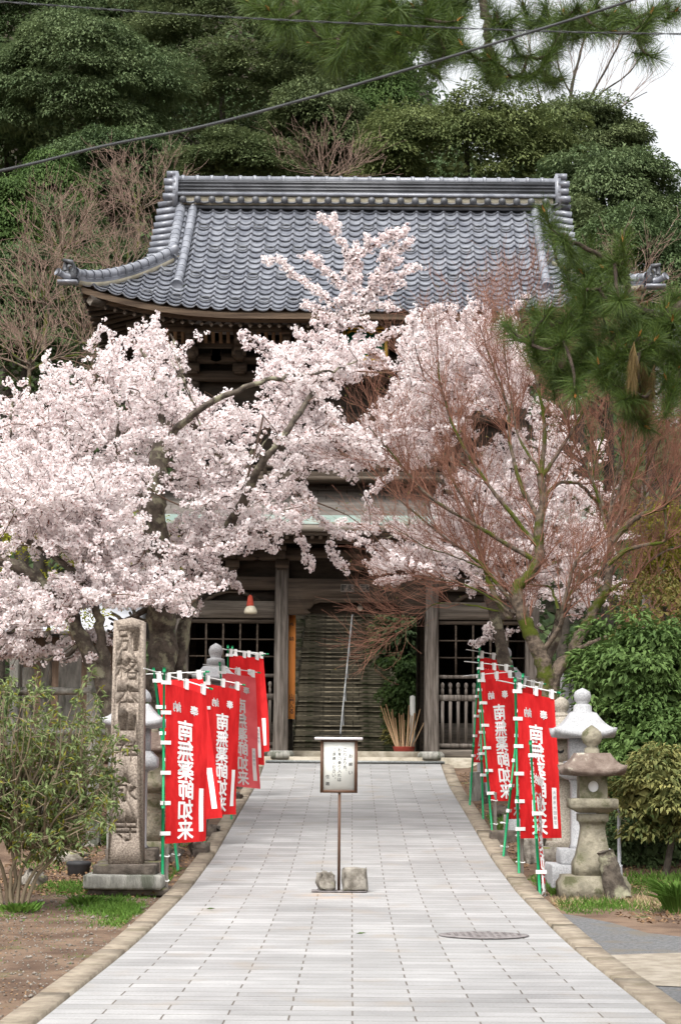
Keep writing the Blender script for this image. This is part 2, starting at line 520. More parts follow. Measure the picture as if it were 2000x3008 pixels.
xs = np.concatenate([np.linspace(-160, -14, 24), np.linspace(-13, -6, 18), np.linspace(-5.8, 5.8, 88), np.linspace(6, 13, 18), np.linspace(14, 160, 24)])
ys = np.concatenate([np.linspace(-30, 8, 12), np.linspace(8.5, 50, 150), np.linspace(51, 130, 60), np.linspace(135, 420, 30)])
XX, YY = np.meshgrid(xs, ys, indexing='ij')
cutj = int(np.searchsorted(ys, 62.5))
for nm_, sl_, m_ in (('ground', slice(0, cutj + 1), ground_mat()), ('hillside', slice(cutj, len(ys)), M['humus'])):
    A_, B_ = XX[:, sl_], YY[:, sl_]
    g = MB(); g.grid(np.stack([A_, B_, gz(A_, B_)], -1).reshape(-1, 3), A_.shape[0], A_.shape[1])
    tag(g.build(nm_, m_, smooth=True), kind='structure')


def strip(x0, x1, y0, y1, dz, nx=3, ny=90, wob=0.0, seed=1):
    """sheet following the slope of the path; x measured from the path axis"""
    v = np.linspace(y0, y1, ny); uu = np.linspace(0, 1, nx)
    U, Vv = np.meshgrid(uu, v, indexing='ij')
    a = x0 + (wob * sines(v, v * 0, seed, 2.0) if wob else 0); b = x1 + (wob * sines(v, v * 0, seed + 1, 2.2) if wob else 0)
    X = cx(Vv) + a * (1 - U) + b * U
    V = np.stack([X, Vv, zp(Vv) + dz], -1).reshape(-1, 3)
    return V, nx, ny, np.stack([X - cx(Vv), Vv], -1).reshape(-1, 2)


def path_mat():
    m = bpy.data.materials.new('granite_paving')
    m.use_nodes = True
    nt = m.node_tree; N, Lk = nt.nodes, nt.links
    b = N['Principled BSDF']; b.inputs['Roughness'].default_value = .75; b.inputs['Specular IOR Level'].default_value = .3
    tc = N.new('ShaderNodeTexCoord')
    br = N.new('ShaderNodeTexBrick')
    br.offset = .5; br.inputs['Scale'].default_value = 1
    br.inputs['Brick Width'].default_value = .75; br.inputs['Row Height'].default_value = .27
    br.inputs['Mortar Size'].default_value = .006; br.inputs['Mortar Smooth'].default_value = .25
    br.inputs['Color1'].default_value = (.315, .31, .304, 1); br.inputs['Color2'].default_value = (.235, .231, .226, 1)
    br.inputs['Mortar'].default_value = (.10, .08, .066, 1); br.inputs['Bias'].default_value = -.1
    # slightly crooked joints
    nw = N.new('ShaderNodeTexNoise'); nw.inputs['Scale'].default_value = 2.2
    Lk.new(tc.outputs['UV'], nw.inputs['Vector'])
    sub = N.new('ShaderNodeVectorMath'); sub.operation = 'MULTIPLY_ADD'
    sub.inputs[1].default_value = (.02, .02, 0)
    Lk.new(nw.outputs['Color'], sub.inputs[0]); Lk.new(tc.outputs['UV'], sub.inputs[2])
    Lk.new(sub.outputs[0], br.inputs['Vector'])
    # streaks across the path, stains and speckle
    def noise(scale, vecscale, det=6):
        mp = N.new('ShaderNodeMapping'); mp.inputs['Scale'].default_value = vecscale
        n = N.new('ShaderNodeTexNoise'); n.inputs['Scale'].default_value = scale; n.inputs['Detail'].default_value = det
        Lk.new(tc.outputs['UV'], mp.inputs[0]); Lk.new(mp.outputs[0], n.inputs['Vector']); return n.outputs['Fac']
    def ramp(f, a, e, lo, hi):
        r = N.new('ShaderNodeMapRange'); r.inputs[1].default_value = a; r.inputs[2].default_value = e; r.inputs[3].default_value = lo; r.inputs[4].default_value = hi
        Lk.new(f, r.inputs[0]); return r.outputs[0]
    col = br.outputs['Color']
    for sc, vs, a, e, lo in ((3.0, (.5, 5, 1), .3, .65, .92), (1.1, (1, .8, 1), .3, .7, .84), (60, (1, 1, 1), .3, .6, .84), (7, (.6, 8, 1), .3, .5, .94), (2.3, (1, 1, 1), .3, .7, .9)):
        mx = N.new('ShaderNodeMix'); mx.data_type = 'RGBA'; mx.blend_type = 'MULTIPLY'; mx.inputs[0].default_value = 1
        Lk.new(col, mx.inputs[6]); Lk.new(ramp(noise(sc, vs), a, e, lo, 1.06), mx.inputs[7]); col = mx.outputs[2]
    st = N.new('ShaderNodeMix'); st.data_type = 'RGBA'; st.inputs[7].default_value = (.25, .205, .155, 1)
    Lk.new(ramp(noise(1.6, (1, .7, 1)), .57, .75, 0, .5), st.inputs[0]); Lk.new(col, st.inputs[6]); col = st.outputs[2]
    # rust below the notice stand
    vm = N.new('ShaderNodeVectorMath'); vm.operation = 'SUBTRACT'; vm.inputs[1].default_value = (-.15, 23.9, 0)
    Lk.new(tc.outputs['UV'], vm.inputs[0])
    sc_ = N.new('ShaderNodeVectorMath'); sc_.operation = 'MULTIPLY'; sc_.inputs[1].default_value = (1.6, 1.3, 0)
    Lk.new(vm.outputs[0], sc_.inputs[0])
    ln = N.new('ShaderNodeVectorMath'); ln.operation = 'LENGTH'; Lk.new(sc_.outputs[0], ln.inputs[0])
    rr = ramp(ln.outputs['Value'], .25, .9, .55, 0)
    mul = N.new('ShaderNodeMath'); mul.operation = 'MULTIPLY'; Lk.new(rr, mul.inputs[0]); Lk.new(ramp(noise(4, (1, .6, 1)), .4, .65, 0, 1), mul.inputs[1])
    ru = N.new('ShaderNodeMix'); ru.data_type = 'RGBA'; ru.inputs[7].default_value = (.40, .25, .13, 1)
    Lk.new(mul.outputs[0], ru.inputs[0]); Lk.new(col, ru.inputs[6]); col = ru.outputs[2]
    Lk.new(col, b.inputs['Base Color'])
    bp = N.new('ShaderNodeBump'); bp.inputs['Strength'].default_value = .5; bp.inputs['Distance'].default_value = .01; bp.invert = True
    Lk.new(br.outputs['Fac'], bp.inputs['Height']); Lk.new(bp.outputs[0], b.inputs['Normal'])
    return m


V, nx, ny, uv = strip(-1.825, 1.825, 4, 45.3, 0.0, 9, 160)
tag(MB().grid(V, nx, ny).build('paved_path', path_mat(), smooth=True, uv=uv), kind='structure')


def kerb(x0, x1, y0, y1, h, seed):
    """a low strip of kerb with a top and two sides, broken into lengths"""
    m = MB(); y = y0; rng = np.random.default_rng(seed)
    while y < y1 - .3:
        L = min(rng.uniform(2.2, 3.4), y1 - y)
        hh = h + rng.uniform(-.003, .003); off = rng.uniform(-.006, .006)
        n = 9
        for k in range(1):
            v = np.linspace(y + .006, y + L - .006, n)
            P = []
            for (xx, dz) in ((x0, -.06), (x0 + .015, hh), (x1 - .015, hh), (x1, -.06)):
                wob = .002 * sines(v, v * 0 + xx, seed, 5)
                P.append(np.stack([cx(v) + xx + off + (wob if dz > 0 else 0), v, zp(v) + dz], 1))
            m.grid(np.concatenate(P), 4, n)
            a = m.n - 4 * n
            m.F += [[a + j * n for j in (0, 1, 2, 3)], [a + j * n + n - 1 for j in (3, 2, 1, 0)]]
        y += L
    return m


tag(kerb(-2.06, -1.835, 6, 45.2, .010, 5).build('kerb_strip', M['kerb'], fix=True), kind='structure')
tag(kerb(1.835, 2.08, 6, 45.2, .010, 9).build('kerb_strip', M['kerb'], fix=True), kind='structure')
# side terrace of flat stone at the top of the path, in front of the gate
mt = MB()
mt.span(-5.6, -1.62, 45.0, 45.7, 1.3, 1.64); mt.span(2.3, 6.4, 45.0, 45.7, 1.3, 1.64)
mt.span(-5.6, 6.4, 45.42, 45.75, 1.3, 1.685)
tag(mt.build('forecourt_paving', M['granite_step']), kind='structure')


def flat_patch(name, px, mt_, dz, label=None):
    """a sheet on the terrain whose outline is given in photo pixels on the ground"""
    P = []
    for x, y in px:
        lo, hi = 6., 60.
        for _ in range(40):
            m_ = (lo + hi) / 2
            q = at(x, y, m_)
            if q[2] > zp(m_): lo = m_
            else: hi = m_
        P.append(at(x, y, lo))
    P = np.array(P)
    c = P.mean(0)
    n = len(P)
    rings = [1, .75, .5, .25]
    V = np.concatenate([c + (P - c) * k for k in rings] + [c[None]])
    V[:, 2] = gz(V[:, 0], V[:, 1]) + dz
    d = np.clip((np.abs(V[:, 0] - cx(V[:, 1])) - 2.3) / 2, 0, 1)
    V[:, 2] = np.maximum(V[:, 2], zp(V[:, 1]) - .05 + dz)
    F = []
    for k in range(3):
        F += [[k * n + i, k * n + (i + 1) % n, (k + 1) * n + (i + 1) % n, (k + 1) * n + i] for i in range(n)]
    F += [[3 * n + i, 3 * n + (i + 1) % n, 4 * n] for i in range(n)]
    return mesh_obj(name, V, F, mt_, fix=True)


tag(flat_patch('asphalt_patch', [(1612, 2668), (1700, 2680), (1800, 2700), (1900, 2728), (2010, 2740), (2150, 2755), (2150, 2790), (1990, 2795), (1880, 2797), (1770, 2800), (1690, 2745)], M['asphalt'], .012), kind='structure')
tag(flat_patch('concrete_slab', [(1765, 2794), (1880, 2790), (2020, 2786), (2150, 2788), (2150, 2890), (2010, 2885), (1890, 2880)], M['concrete'], .018), kind='structure')
tag(flat_patch('asphalt_patch', [(1880, 2866), (2010, 2870), (2150, 2874), (2200, 3000), (2060, 2990), (1960, 2930)], M['asphalt'], .012), kind='structure')

# ---------------------------------------------------------------- the temple gate
GX, GY = 0.36, 46.0


def zf(y, Y=46.0):
    return at(1000, y, Y)[2]


def xf(x, y, Y=46.0):
    return at(x, y, Y)[0]


gate = thing('temple_gate', 'old two storey timber temple gate with grey tiles, at the far end of the path', 'temple gate', (GX, GY, 1.6))
z0 = zf(2222)
b = MB()
b.span(-4.6, 5.4, 45.78, 52.2, 1.2, z0 - .01); b.span(-1.02, 1.74, 46.62, 52.1, z0 - .2, zf(2206, 46.6))
b.build('stone_platform', M['granite_step'], gate)
colx = [xf(533, 2000), -1.235, 1.955, xf(1562, 2000)]
ztop = zf(1648)
for Yc in (46.0, 48.4, 50.8):
    for x in colx:
        c = MB()
        c.lathe((x, Yc, 0), [(.30, z0 - .05), (.29, z0 + .06), (.235, z0 + .115)], 20)
        base = c.build('column_base', M['stone_grey'], gate)
        c = MB(); w = .148
        oct_ = [(w, -w * .72), (w, w * .72), (w * .72, w), (-w * .72, w), (-w, w * .72), (-w, -w * .72), (-w * .72, -w), (w * .72, -w)]
        zz = [z0 + .115, z0 + .9, z0 + 2.4, ztop]
        V = np.concatenate([np.array([[x + p[0] * k, Yc + p[1] * k, z] for p in oct_]) for z, k in zip(zz, (1.08, 1.03, 1, .97))])
        F = [[i * 8 + j, i * 8 + (j + 1) % 8, (i + 1) * 8 + (j + 1) % 8, (i + 1) * 8 + j] for i in range(3) for j in range(8)] + [[24 + j for j in range(8)]]
        c.add(V, F)
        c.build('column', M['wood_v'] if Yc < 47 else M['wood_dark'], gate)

# main curved beam over the opening
Yb = 45.86
poly = [(846, 1700), (1250, 1700), (1250, 1806), (1196, 1806), (1178, 1800), (1190, 1790), (1178, 1786), (1168, 1773), (1150, 1768), (940, 1768), (922, 1773), (912, 1786), (900, 1790), (912, 1800), (894, 1806), (846, 1806)]
b = MB(); b.prism([(xf(x, y, Yb), zf(y, Yb)) for x, y in poly], Yb, Yb + .26)
b.prism([(xf(x, y, Yb), zf(y, Yb)) for x, y in [(935, 1757), (1158, 1757), (1175, 1766), (1158, 1763), (935, 1763), (918, 1766)]], Yb - .012, Yb)
b.span(xf(925, 1745, Yb), xf(1165, 1745, Yb), Yb - .01, Yb, zf(1748, Yb), zf(1744, Yb))
b.build('curved_lintel', M['wood'], gate)
b = MB(); b.span(-1.1, 1.82, 46.5, 46.75, zf(1803, 46.6), zf(1760, 46.6)); b.build('inner_lintel', M['wood_dark'], gate)
# ceiling and side rooms of the passage
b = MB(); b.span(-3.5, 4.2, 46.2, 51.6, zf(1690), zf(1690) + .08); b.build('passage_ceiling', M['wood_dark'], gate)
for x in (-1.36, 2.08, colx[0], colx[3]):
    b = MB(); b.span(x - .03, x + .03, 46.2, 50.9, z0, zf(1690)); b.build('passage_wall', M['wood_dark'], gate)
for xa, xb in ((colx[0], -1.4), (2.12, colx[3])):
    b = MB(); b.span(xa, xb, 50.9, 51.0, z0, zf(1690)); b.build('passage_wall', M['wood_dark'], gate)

# side bays
for xa, xb, nb in ((colx[0] + .15, -1.235 - .15, 0), (1.955 + .15, colx[3] - .15, 1)):
    b = MB(); b.span(xa - .02, xb + .02, 45.93, 46.12, zf(1818), zf(1768)); b.build('tie_beam', M['wood_pale'], gate)
    b = MB(); b.span(xa - .02, xb + .02, 45.9, 46.14, zf(1735), zf(1697)); b.build('upper_beam', M['wood'], gate)
    b = MB(); b.span(xa, xb, 46.1, 46.16, zf(1770), zf(1730)); b.build('beam_panel', M['wood_dark'], gate)
    # frog-leg strut between the beams
    xm = (xa + xb) / 2
    b = MB(); hz = zf(1768); tz = zf(1737)
    b.prism([(xm - .62, hz), (xm - .5, hz), (xm - .34, hz + .1), (xm - .12, tz - .05), (xm + .12, tz - .05), (xm + .34, hz + .1), (xm + .5, hz), (xm + .62, hz), (xm + .5, hz + .1), (xm + .25, tz - .02), (xm + .2, tz), (xm - .2, tz), (xm - .25, tz - .02), (xm - .5, hz + .1)], 45.98, 46.08)
    b.build('frog_leg_strut', M['wood'], gate)
    b = MB(); zt, zb = zf(1826), zf(1986)
    b.span(xa, xb, 45.97, 46.05, zt - .05, zt + .03)
    for k in range(1, 5):
        x = xa + (xb - xa) * k / 5
        b.span(x - .02, x + .02, 45.985, 46.03, zb, zt - .05)
    for y in (1880, 1930):
        b.span(xa, xb, 45.99, 46.02, zf(y) - .015, zf(y) + .015)
    b.build('lattice_window', M['wood'], gate)
    b = MB(); zr = zf(2047)
    b.span(xa, xb, 45.96, 46.06, zb - .035, zb + .035); b.span(xa, xb, 45.97, 46.05, zr - .07, zr + .055)
    b.span(xa, xb, 45.96, 46.06, zf(2194), zf(2182))
    n = 11
    for k in range(n):
        x = xa + (xb - xa) * (k + .5) / n
        b.span(x - .032, x + .032, 45.98, 46.03, zf(2182), zr - .07)
        b.lathe((x, 46.005, 0), [(.034, zr + .05), (.034, zr + .17), (.022, zr + .19), (.036, zr + .215), (.045, zr + .26), (.034, zr + .30), (.006, zr + .325)], 8)
    b.build('baluster_screen', M['wood_v'], gate)
    b = MB(); b.span(xa, xb, 45.9, 46.1, z0 - .02, zf(2200)); b.build('sill_beam', M['wood_pale'], gate)
    b = MB(); b.span(xa, xb, 47.6, 47.66, z0, z0 + .75); b.build('low_partition', M['wood_pale'], gate)

# brackets and beams under the skirt roof
def bracket(x, Y, z, s=1.0, parent=gate, m=M['wood']):
    """bearing block, bow-shaped arm and three small blocks"""
    q = MB()
    q.box((x, Y, z + .09 * s), (.30 * s, .30 * s, .18 * s)); q.box((x, Y, z - .02 * s), (.22 * s, .22 * s, .06 * s))
    q.prism([(x - .62 * s, z + .34 * s), (x - .62 * s, z + .24 * s), (x - .45 * s, z + .18 * s), (x + .45 * s, z + .18 * s), (x + .62 * s, z + .24 * s), (x + .62 * s, z + .34 * s)], Y - .09 * s, Y + .09 * s)
    for k in (-.5, 0, .5):
        q.box((x + k * s, Y, z + .41 * s), (.2 * s, .2 * s, .14 * s))
    q.box((x, Y - .3 * s, z + .27 * s), (.16 * s, .7 * s, .15 * s)); q.box((x, Y - .56 * s, z + .42 * s), (.2 * s, .2 * s, .14 * s))
    return q.build('bracket', m, parent)


for x in [colx[0], (colx[0] - 1.235) / 2, -1.235, .36, 1.955, (colx[3] + 1.955) / 2, colx[3]]:
    bracket(x, 45.95, zf(1672), .95)
b = MB(); b.span(-4.0, 4.75, 45.84, 46.1, zf(1640), zf(1612)); b.span(-4.3, 5.0, 45.2, 45.4, zf(1606), zf(1586)); b.build('wall_plate', M['wood'], gate)
b = MB(); b.span(-3.5, 4.2, 46.16, 46.22, zf(1702), zf(1480)); b.build('frieze_board', M['wood_dark'], gate)

# skirt roof: planks above, copper band below
xl, xr = -4.85, 5.6
e_z, t_z = zf(1560, 44.3), zf(1423, 45.8)


def skirt(v, dz=0):
    """front line of the skirt roof at v (0 top .. 1 eave)"""
    Y = 45.8 - 1.5 * v; z = t_z + (e_z + .12 - t_z) * v - .16 * v * (1 - v) + dz
    return Y, z, -3.75 + (xl + 3.75) * v, 4.45 + (xr - 4.45) * v


def skirt_band(v0, v1, name, m, lift=0.0, n=2, courses=0):
    q = MB()
    vs = np.linspace(v0, v1, max(n, courses + 1))
    for a, c in zip(vs[:-1], vs[1:]):
        Ya, za, xa0, xa1 = skirt(a); Yc, zc, xc0, xc1 = skirt(c)
        l0, l1 = (lift, lift + .018) if courses else (lift, lift)
        V = [[xa0, Ya, za + l0], [xa1, Ya, za + l0], [xc1, Yc, zc + l1], [xc0, Yc, zc + l1], [xc1, Yc, zc + l1 - .03], [xc0, Yc, zc + l1 - .03]]
        q.add(V, [[3, 2, 1, 0], [5, 4, 2, 3]])
        for x_a, x_c, sgn in ((xa0, xc0, -1), (xa1, xc1, 1)):
            V = [[x_a, Ya, za + l0], [x_a, 50.8, za + l0], [x_c, 52.3, zc + l1], [x_c, Yc, zc + l1]]
            q.add(V, [[0, 1, 2, 3]] if sgn < 0 else [[3, 2, 1, 0]])
    # vertical joints between boards
    return q.build(name, m, gate)


skirt_band(0, .74, 'plank_roof', M['plank'], 0, courses=6)
skirt_band(.73, .97, 'copper_flashing', M['copper'], .012, courses=2)
b = MB()
Yc, zc, xa, xb = skirt(.985)
b.span(xa, xb, Yc - .03, Yc + .1, zc - .14, zc - .005); b.span(xa + .25, xb - .25, Yc + .1, Yc + .3, zc - .2, zc - .13)
b.span(xa, xa + .13, Yc + .1, 52, zc - .14, zc - .005); b.span(xb - .13, xb, Yc + .1, 52, zc - .14, zc - .005)
b.build('skirt_eave_board', M['wood_pale'], gate)
b = MB()
for k in range(58):
    x = xa + .25 + k * (xb - xa - .5) / 57
    b.add(*(lambda V: (V, [[0, 1, 2, 3], [0, 4, 5, 1], [1, 5, 6, 2], [3, 2, 6, 7], [0, 3, 7, 4], [4, 7, 6, 5]]))(
        np.array([[x - .035, Yc + .12, zc - .2], [x + .035, Yc + .12, zc - .2], [x + .035, Yc + .12, zc - .29], [x - .035, Yc + .12, zc - .29],
                  [x - .035, 46.0, zc + .16], [x + .035, 46.0, zc + .16], [x + .035, 46.0, zc + .07], [x - .035, 46.0, zc + .07]])))
b.add([[xa, Yc + .08, zc - .12], [xb, Yc + .08, zc - .12], [xb, 46, zc + .2], [xa, 46, zc + .2]], [[0, 1, 2, 3]])
b.build('skirt_eave_soffit', M['wood'], gate)
# plank joints on the skirt roof as thin battens
b = MB(); rngp = np.random.default_rng(4)
for i in range(6):
    v0, v1 = .74 * i / 6, .74 * (i + 1) / 6
    for x in np.arange(-3.6, 4.3, .62) + rngp.uniform(-.2, .2):
        Ya, za, _, _ = skirt(v0 + .01); Yd, zd, _, _ = skirt(v1 - .005)
        b.add([[x, Ya, za + .009], [x + .012, Ya, za + .009], [x + .012, Yd, zd + .026], [x, Yd, zd + .026]], [[0, 3, 2, 1]])
b.build('plank_joint', M['wood_dark'], gate)

# upper storey
uz0, uz1 = zf(1425, 45.9), zf(1075, 45.9)
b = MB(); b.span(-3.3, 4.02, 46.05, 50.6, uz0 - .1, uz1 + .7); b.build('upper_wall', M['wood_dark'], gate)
b = MB(); b.span(-3.9, 4.62, 45.66, 45.74, zf(1424, 45.7), zf(1413, 45.7)); b.build('orange_trim_board', M['orange'], gate)
b = MB()
for y0, y1, Y in ((1410, 1385, 45.7), (1350, 1328, 45.8), (1238, 1214, 45.85), (1120, 1092, 45.8)):
    b.span(-3.6, 4.3, Y, Y + .3, zf(y0, Y), zf(y1, Y))
b.build('upper_beam', M['wood'], gate)
for x in (-3.2, -1.2, 1.9, 3.9):
    b = MB(); b.lathe((x, 45.98, 0), [(.15, uz0), (.15, uz1 + .1)], 14); b.build('upper_column', M['wood'], gate)
for x in (-.42, .36, 1.14):
    b = MB(); b.span(x - .36, x + .36, 45.98, 46.04, zf(1325, 46), zf(1245, 46))
    for k in (-.36, 0, .36):
        b.span(x + k - .03, x + k + .03, 45.95, 45.99, zf(1328, 46), zf(1240, 46))
    for y in (1262, 1290):
        b.span(x - .36, x + .36, 45.955, 45.985, zf(y, 46) - .025, zf(y, 46) + .025)
    b.build('upper_door', M['wood'], gate)
# balcony rail
b = MB()
for y in (1372, 1345):
    b.span(-4.0, 4.75, 45.0, 45.07, zf(y, 45) - .035, zf(y, 45) + .035)
for x in np.linspace(-3.95, 4.7, 12):
    b.span(x - .04, x + .04, 44.99, 45.08, zf(1398, 45), zf(1338, 45))
b.span(-4.1, 4.8, 44.92, 46.0, zf(1412, 45), zf(1400, 45))
b.build('balcony', M['wood'], gate)
# bracket tiers below the main eave
for tier, (Y, y, sx) in enumerate(((45.75, 1095, 1.0), (45.3, 1048, 1.0))):
    for x in np.linspace(-3.2, 3.92, 8):
        bracket(x, Y, zf(y, Y), sx)
b = MB()
for Y, ya, yb, w in ((45.7, 1060, 1040, 3.9), (45.2, 1022, 1004, 4.4), (44.75, 972, 955, 4.9)):
    b.span(.36 - w, .36 + w, Y, Y + .2, zf(ya, Y), zf(yb, Y))
b.build('bracket_beam', M['wood'], gate)
b = MB()
for x in np.arange(-4.2, 4.95, .16):
    q = at(1000, 1010, 45.15)[2]; p = at(1000, 962, 44.85)[2]
    b.add([[x, 45.13, q], [x + .075, 45.13, q], [x + .075, 44.86, p], [x, 44.86, p], [x, 45.18, q], [x + .075, 45.18, q], [x + .075, 44.92, p], [x, 44.92, p]],
          [[0, 1, 2, 3], [4, 7, 6, 5], [0, 3, 7, 4], [1, 5, 6, 2]])
b.build('slanted_ribs', M['rafter'], gate)

# ---- main roof
zt_, ze_ = 14.17, 10.90


def xc_(v):
    return .49 - .09 * v


def surf(dx, v, h=0.0):
    """front slope; dx from the roof axis, v 0 at the ridge .. 1 at the eave, h above the slope"""
    dx = np.asarray(dx, float); v = np.asarray(v, float)
    Y = 47.9 - 4.1 * v
    z = ze_ + (zt_ - ze_) * (np.clip(1 - v, 0, 2) ** 1.13 - np.clip(v - 1, 0, 1))
    k = np.clip((np.abs(dx) - 2.4) / 3.5, 0, 1.2)
    z = z + .56 * k ** 2.1 * np.clip(v - .2, 0, 1) ** 1.3 / .8 ** 1.3
    nrm = np.array([0, -.62, .78])
    return np.stack([xc_(v) + dx + 0 * z, Y + nrm[1] * h + 0 * z, z + nrm[2] * h], -1)


def Wv(v):
    return 4.16 if v < .5 else 4.16 + 1.72 * (v - .5) / .5


PITCHX, NC = .3055, 20
tt = np.array([0, .1, .22, .36, .5, .62, .70, .76, .82, .88, .94])
prof = np.where(tt < .72, -.032 * (1 - ((tt - .36) / .36) ** 2), .042 * np.sin(math.pi * (tt - .72) / .28))
roof = MB()
for i in range(NC):
    va, vb = i / NC, (i + 1) / NC
    w = Wv((va + vb) / 2)
    nj = int(w / PITCHX + .65)
    dx = np.concatenate([(j + tt) * PITCHX for j in range(-nj, nj)] + [[nj * PITCHX]])
    h = np.concatenate([prof] * (2 * nj) + [[0]])
    jit = np.repeat(R.normal(0, .0035, 2 * nj), len(tt)); jit = np.append(jit, 0)
    n = len(dx)
    rows = [surf(dx, va - .006, h + .004), surf(dx, (va + vb) / 2, h + .026 + jit * .5), surf(dx, vb + .006, h + .056 + jit)]
    roof.grid(np.concatenate(rows), 3, n)
    roof.grid(np.concatenate([surf(dx, vb + .006, h + .056 + jit), surf(dx, vb + .0065, h + .036 + jit)]), 2, n)
roof_o = roof.build('tiled_roof', M['tile'], gate, smooth=True)
# side slopes and rear slope of the roof
b = MB()
for sg in (-1, 1):
    n1, n2 = 8, 12
    V = []
    for a in np.linspace(0, 1, n1):
        v = .5 + .5 * a
        e = surf(sg * Wv(v), v, -.02)
        for t in np.linspace(0, 1, n2):
            q = e.copy(); q[1] = e[1] + t * (2 * (49.9 - e[1]) * .5 + (49.9 - e[1])); q[2] = e[2] - .2 * math.sin(math.pi * t) * a
            V.append(q)
    b.grid(np.array(V), n1, n2)
v_ = np.linspace(0, 1, 10); d_ = np.linspace(-1, 1, 30)
V = np.array([[*(lambda p: (p[0], 96.4 + .2 - p[1], p[2]))(surf(d * Wv(v), v))] for v in v_ for d in d_])
b.grid(V, 10, 30)
b.build('rear_roof', M['tile'], gate, smooth=True)
# snow-guard tiles: small raised rings
ring_t = np.linspace(0, 2 * math.pi, 13)[:-1]
first = None
rowspec = [(3, 0), (7, 1), (12, 0), (17, 1)]
for ri, par in rowspec:
    w = Wv((ri + .5) / NC)
    for j in range(-int(w / PITCHX) + 1, int(w / PITCHX) - 1):
        if (j + par) % 2:
            continue
        c_ = surf((j + .35) * PITCHX, (ri + .72) / NC, .02)
        if first is None:
            q = MB(); pts = np.array([[.105 * math.cos(t), -.03 + .03 * math.sin(t) * .4, .02 + .05 * math.sin(t)] for t in ring_t])
            V, F = tubes([np.vstack([pts, pts[:1]])], [np.full(13, .014)], 5)
            q.add(V + c_, F)
            first = q.build('snow_guard', M['tile_dark'], roof_o, smooth=True); fc = c_
        else:
            o = first.copy(); COL.objects.link(o); o.location = Vector(c_ - fc)

# ridge: stacked tiles, round cap, row of round tile ends
rY = 47.72
xl_r, xr_r = -3.72, 4.80
ridge = thing  # placeholder name kept local
b = MB()
zlo, zhi = zf(592, rY), zf(530, rY)
nl = 9
for k in range(nl):
    z_ = zlo + .12 + (zhi - zlo - .12) * k / nl
    o_ = .022 * (k % 2) + .05 * (1 - k / nl)
    b.span(xl_r, xr_r, rY - o_, 48.75 + o_, z_, z_ + (zhi - zlo - .12) / nl - .006)
ridge_o = b.build('ridge', M['tile_dark'], gate)
b = MB(); b.tube([[xl_r - .05, rY + .1, zhi + .02], [xr_r + .05, rY + .1, zhi + .02]], .085, 10)
for x in np.arange(xl_r + .1, xr_r, .325):
    b.tube([[x - .035, rY + .1, zhi + .02], [x + .035, rY + .1, zhi + .02]], .105, 10)
b.span(xl_r, xr_r, rY + .1, 48.7, zhi, zhi + .08)
b.tube([[xl_r, rY - .09, zlo + .13], [xr_r, rY - .09, zlo + .13]], .045, 8)
b.build('ridge_cap', M['tile'], ridge_o, smooth=False)
b = MB(); b.span(xl_r + .05, xr_r - .05, rY - .06, rY + .3, zlo - .1, zlo + .1); b.build('ridge_mortar', M['plaster'], ridge_o)
b = MB()
for k, x in enumerate(np.arange(xl_r + .12, xr_r, .327)):
    b.lathe((x, rY - .16, zlo - .02), [(.01, -.085), (.055, -.065), (.08, -.02), (.08, .03), (.055, .07), (.01, .085)], 10)
    a = np.linspace(0, math.pi, 7)
    P = np.array([[x + .327 / 2 - .125 * math.cos(t), rY - .14, zlo - .03 - .055 * math.sin(t)] for t in a])
    b.tube(P, .028, 6)
b.span(xl_r, xr_r, rY - .1, rY + .1, zlo - .2, zlo - .14)
b.build('ridge_tile_end', M['tile_dark'], ridge_o, smooth=True)
# ridge-end ornaments
for sg, x in ((-1, xl_r), (1, xr_r)):
    b = MB()
    b.span(x, x + sg * .12, rY - .12, 48.5, zlo - .15, zhi + .16)
    for zz, l in ((zhi + .10, .16), (zhi - .07, .22), (zlo + .25, .2), (zlo + .08, .24)):
        b.tube([[x + sg * .06, rY - .06, zz], [x + sg * (.1 + l), rY - .06, zz]], .075, 9)
        b.tube([[x + sg * .06, rY + .25, zz], [x + sg * (.1 + l), rY + .25, zz]], .075, 9)
    b.build('ridge_end_tile', M['tile'], gate)


def on_roof(pairs, h=.05):
    return np.array([surf(dx, v, h) for dx, v in pairs])


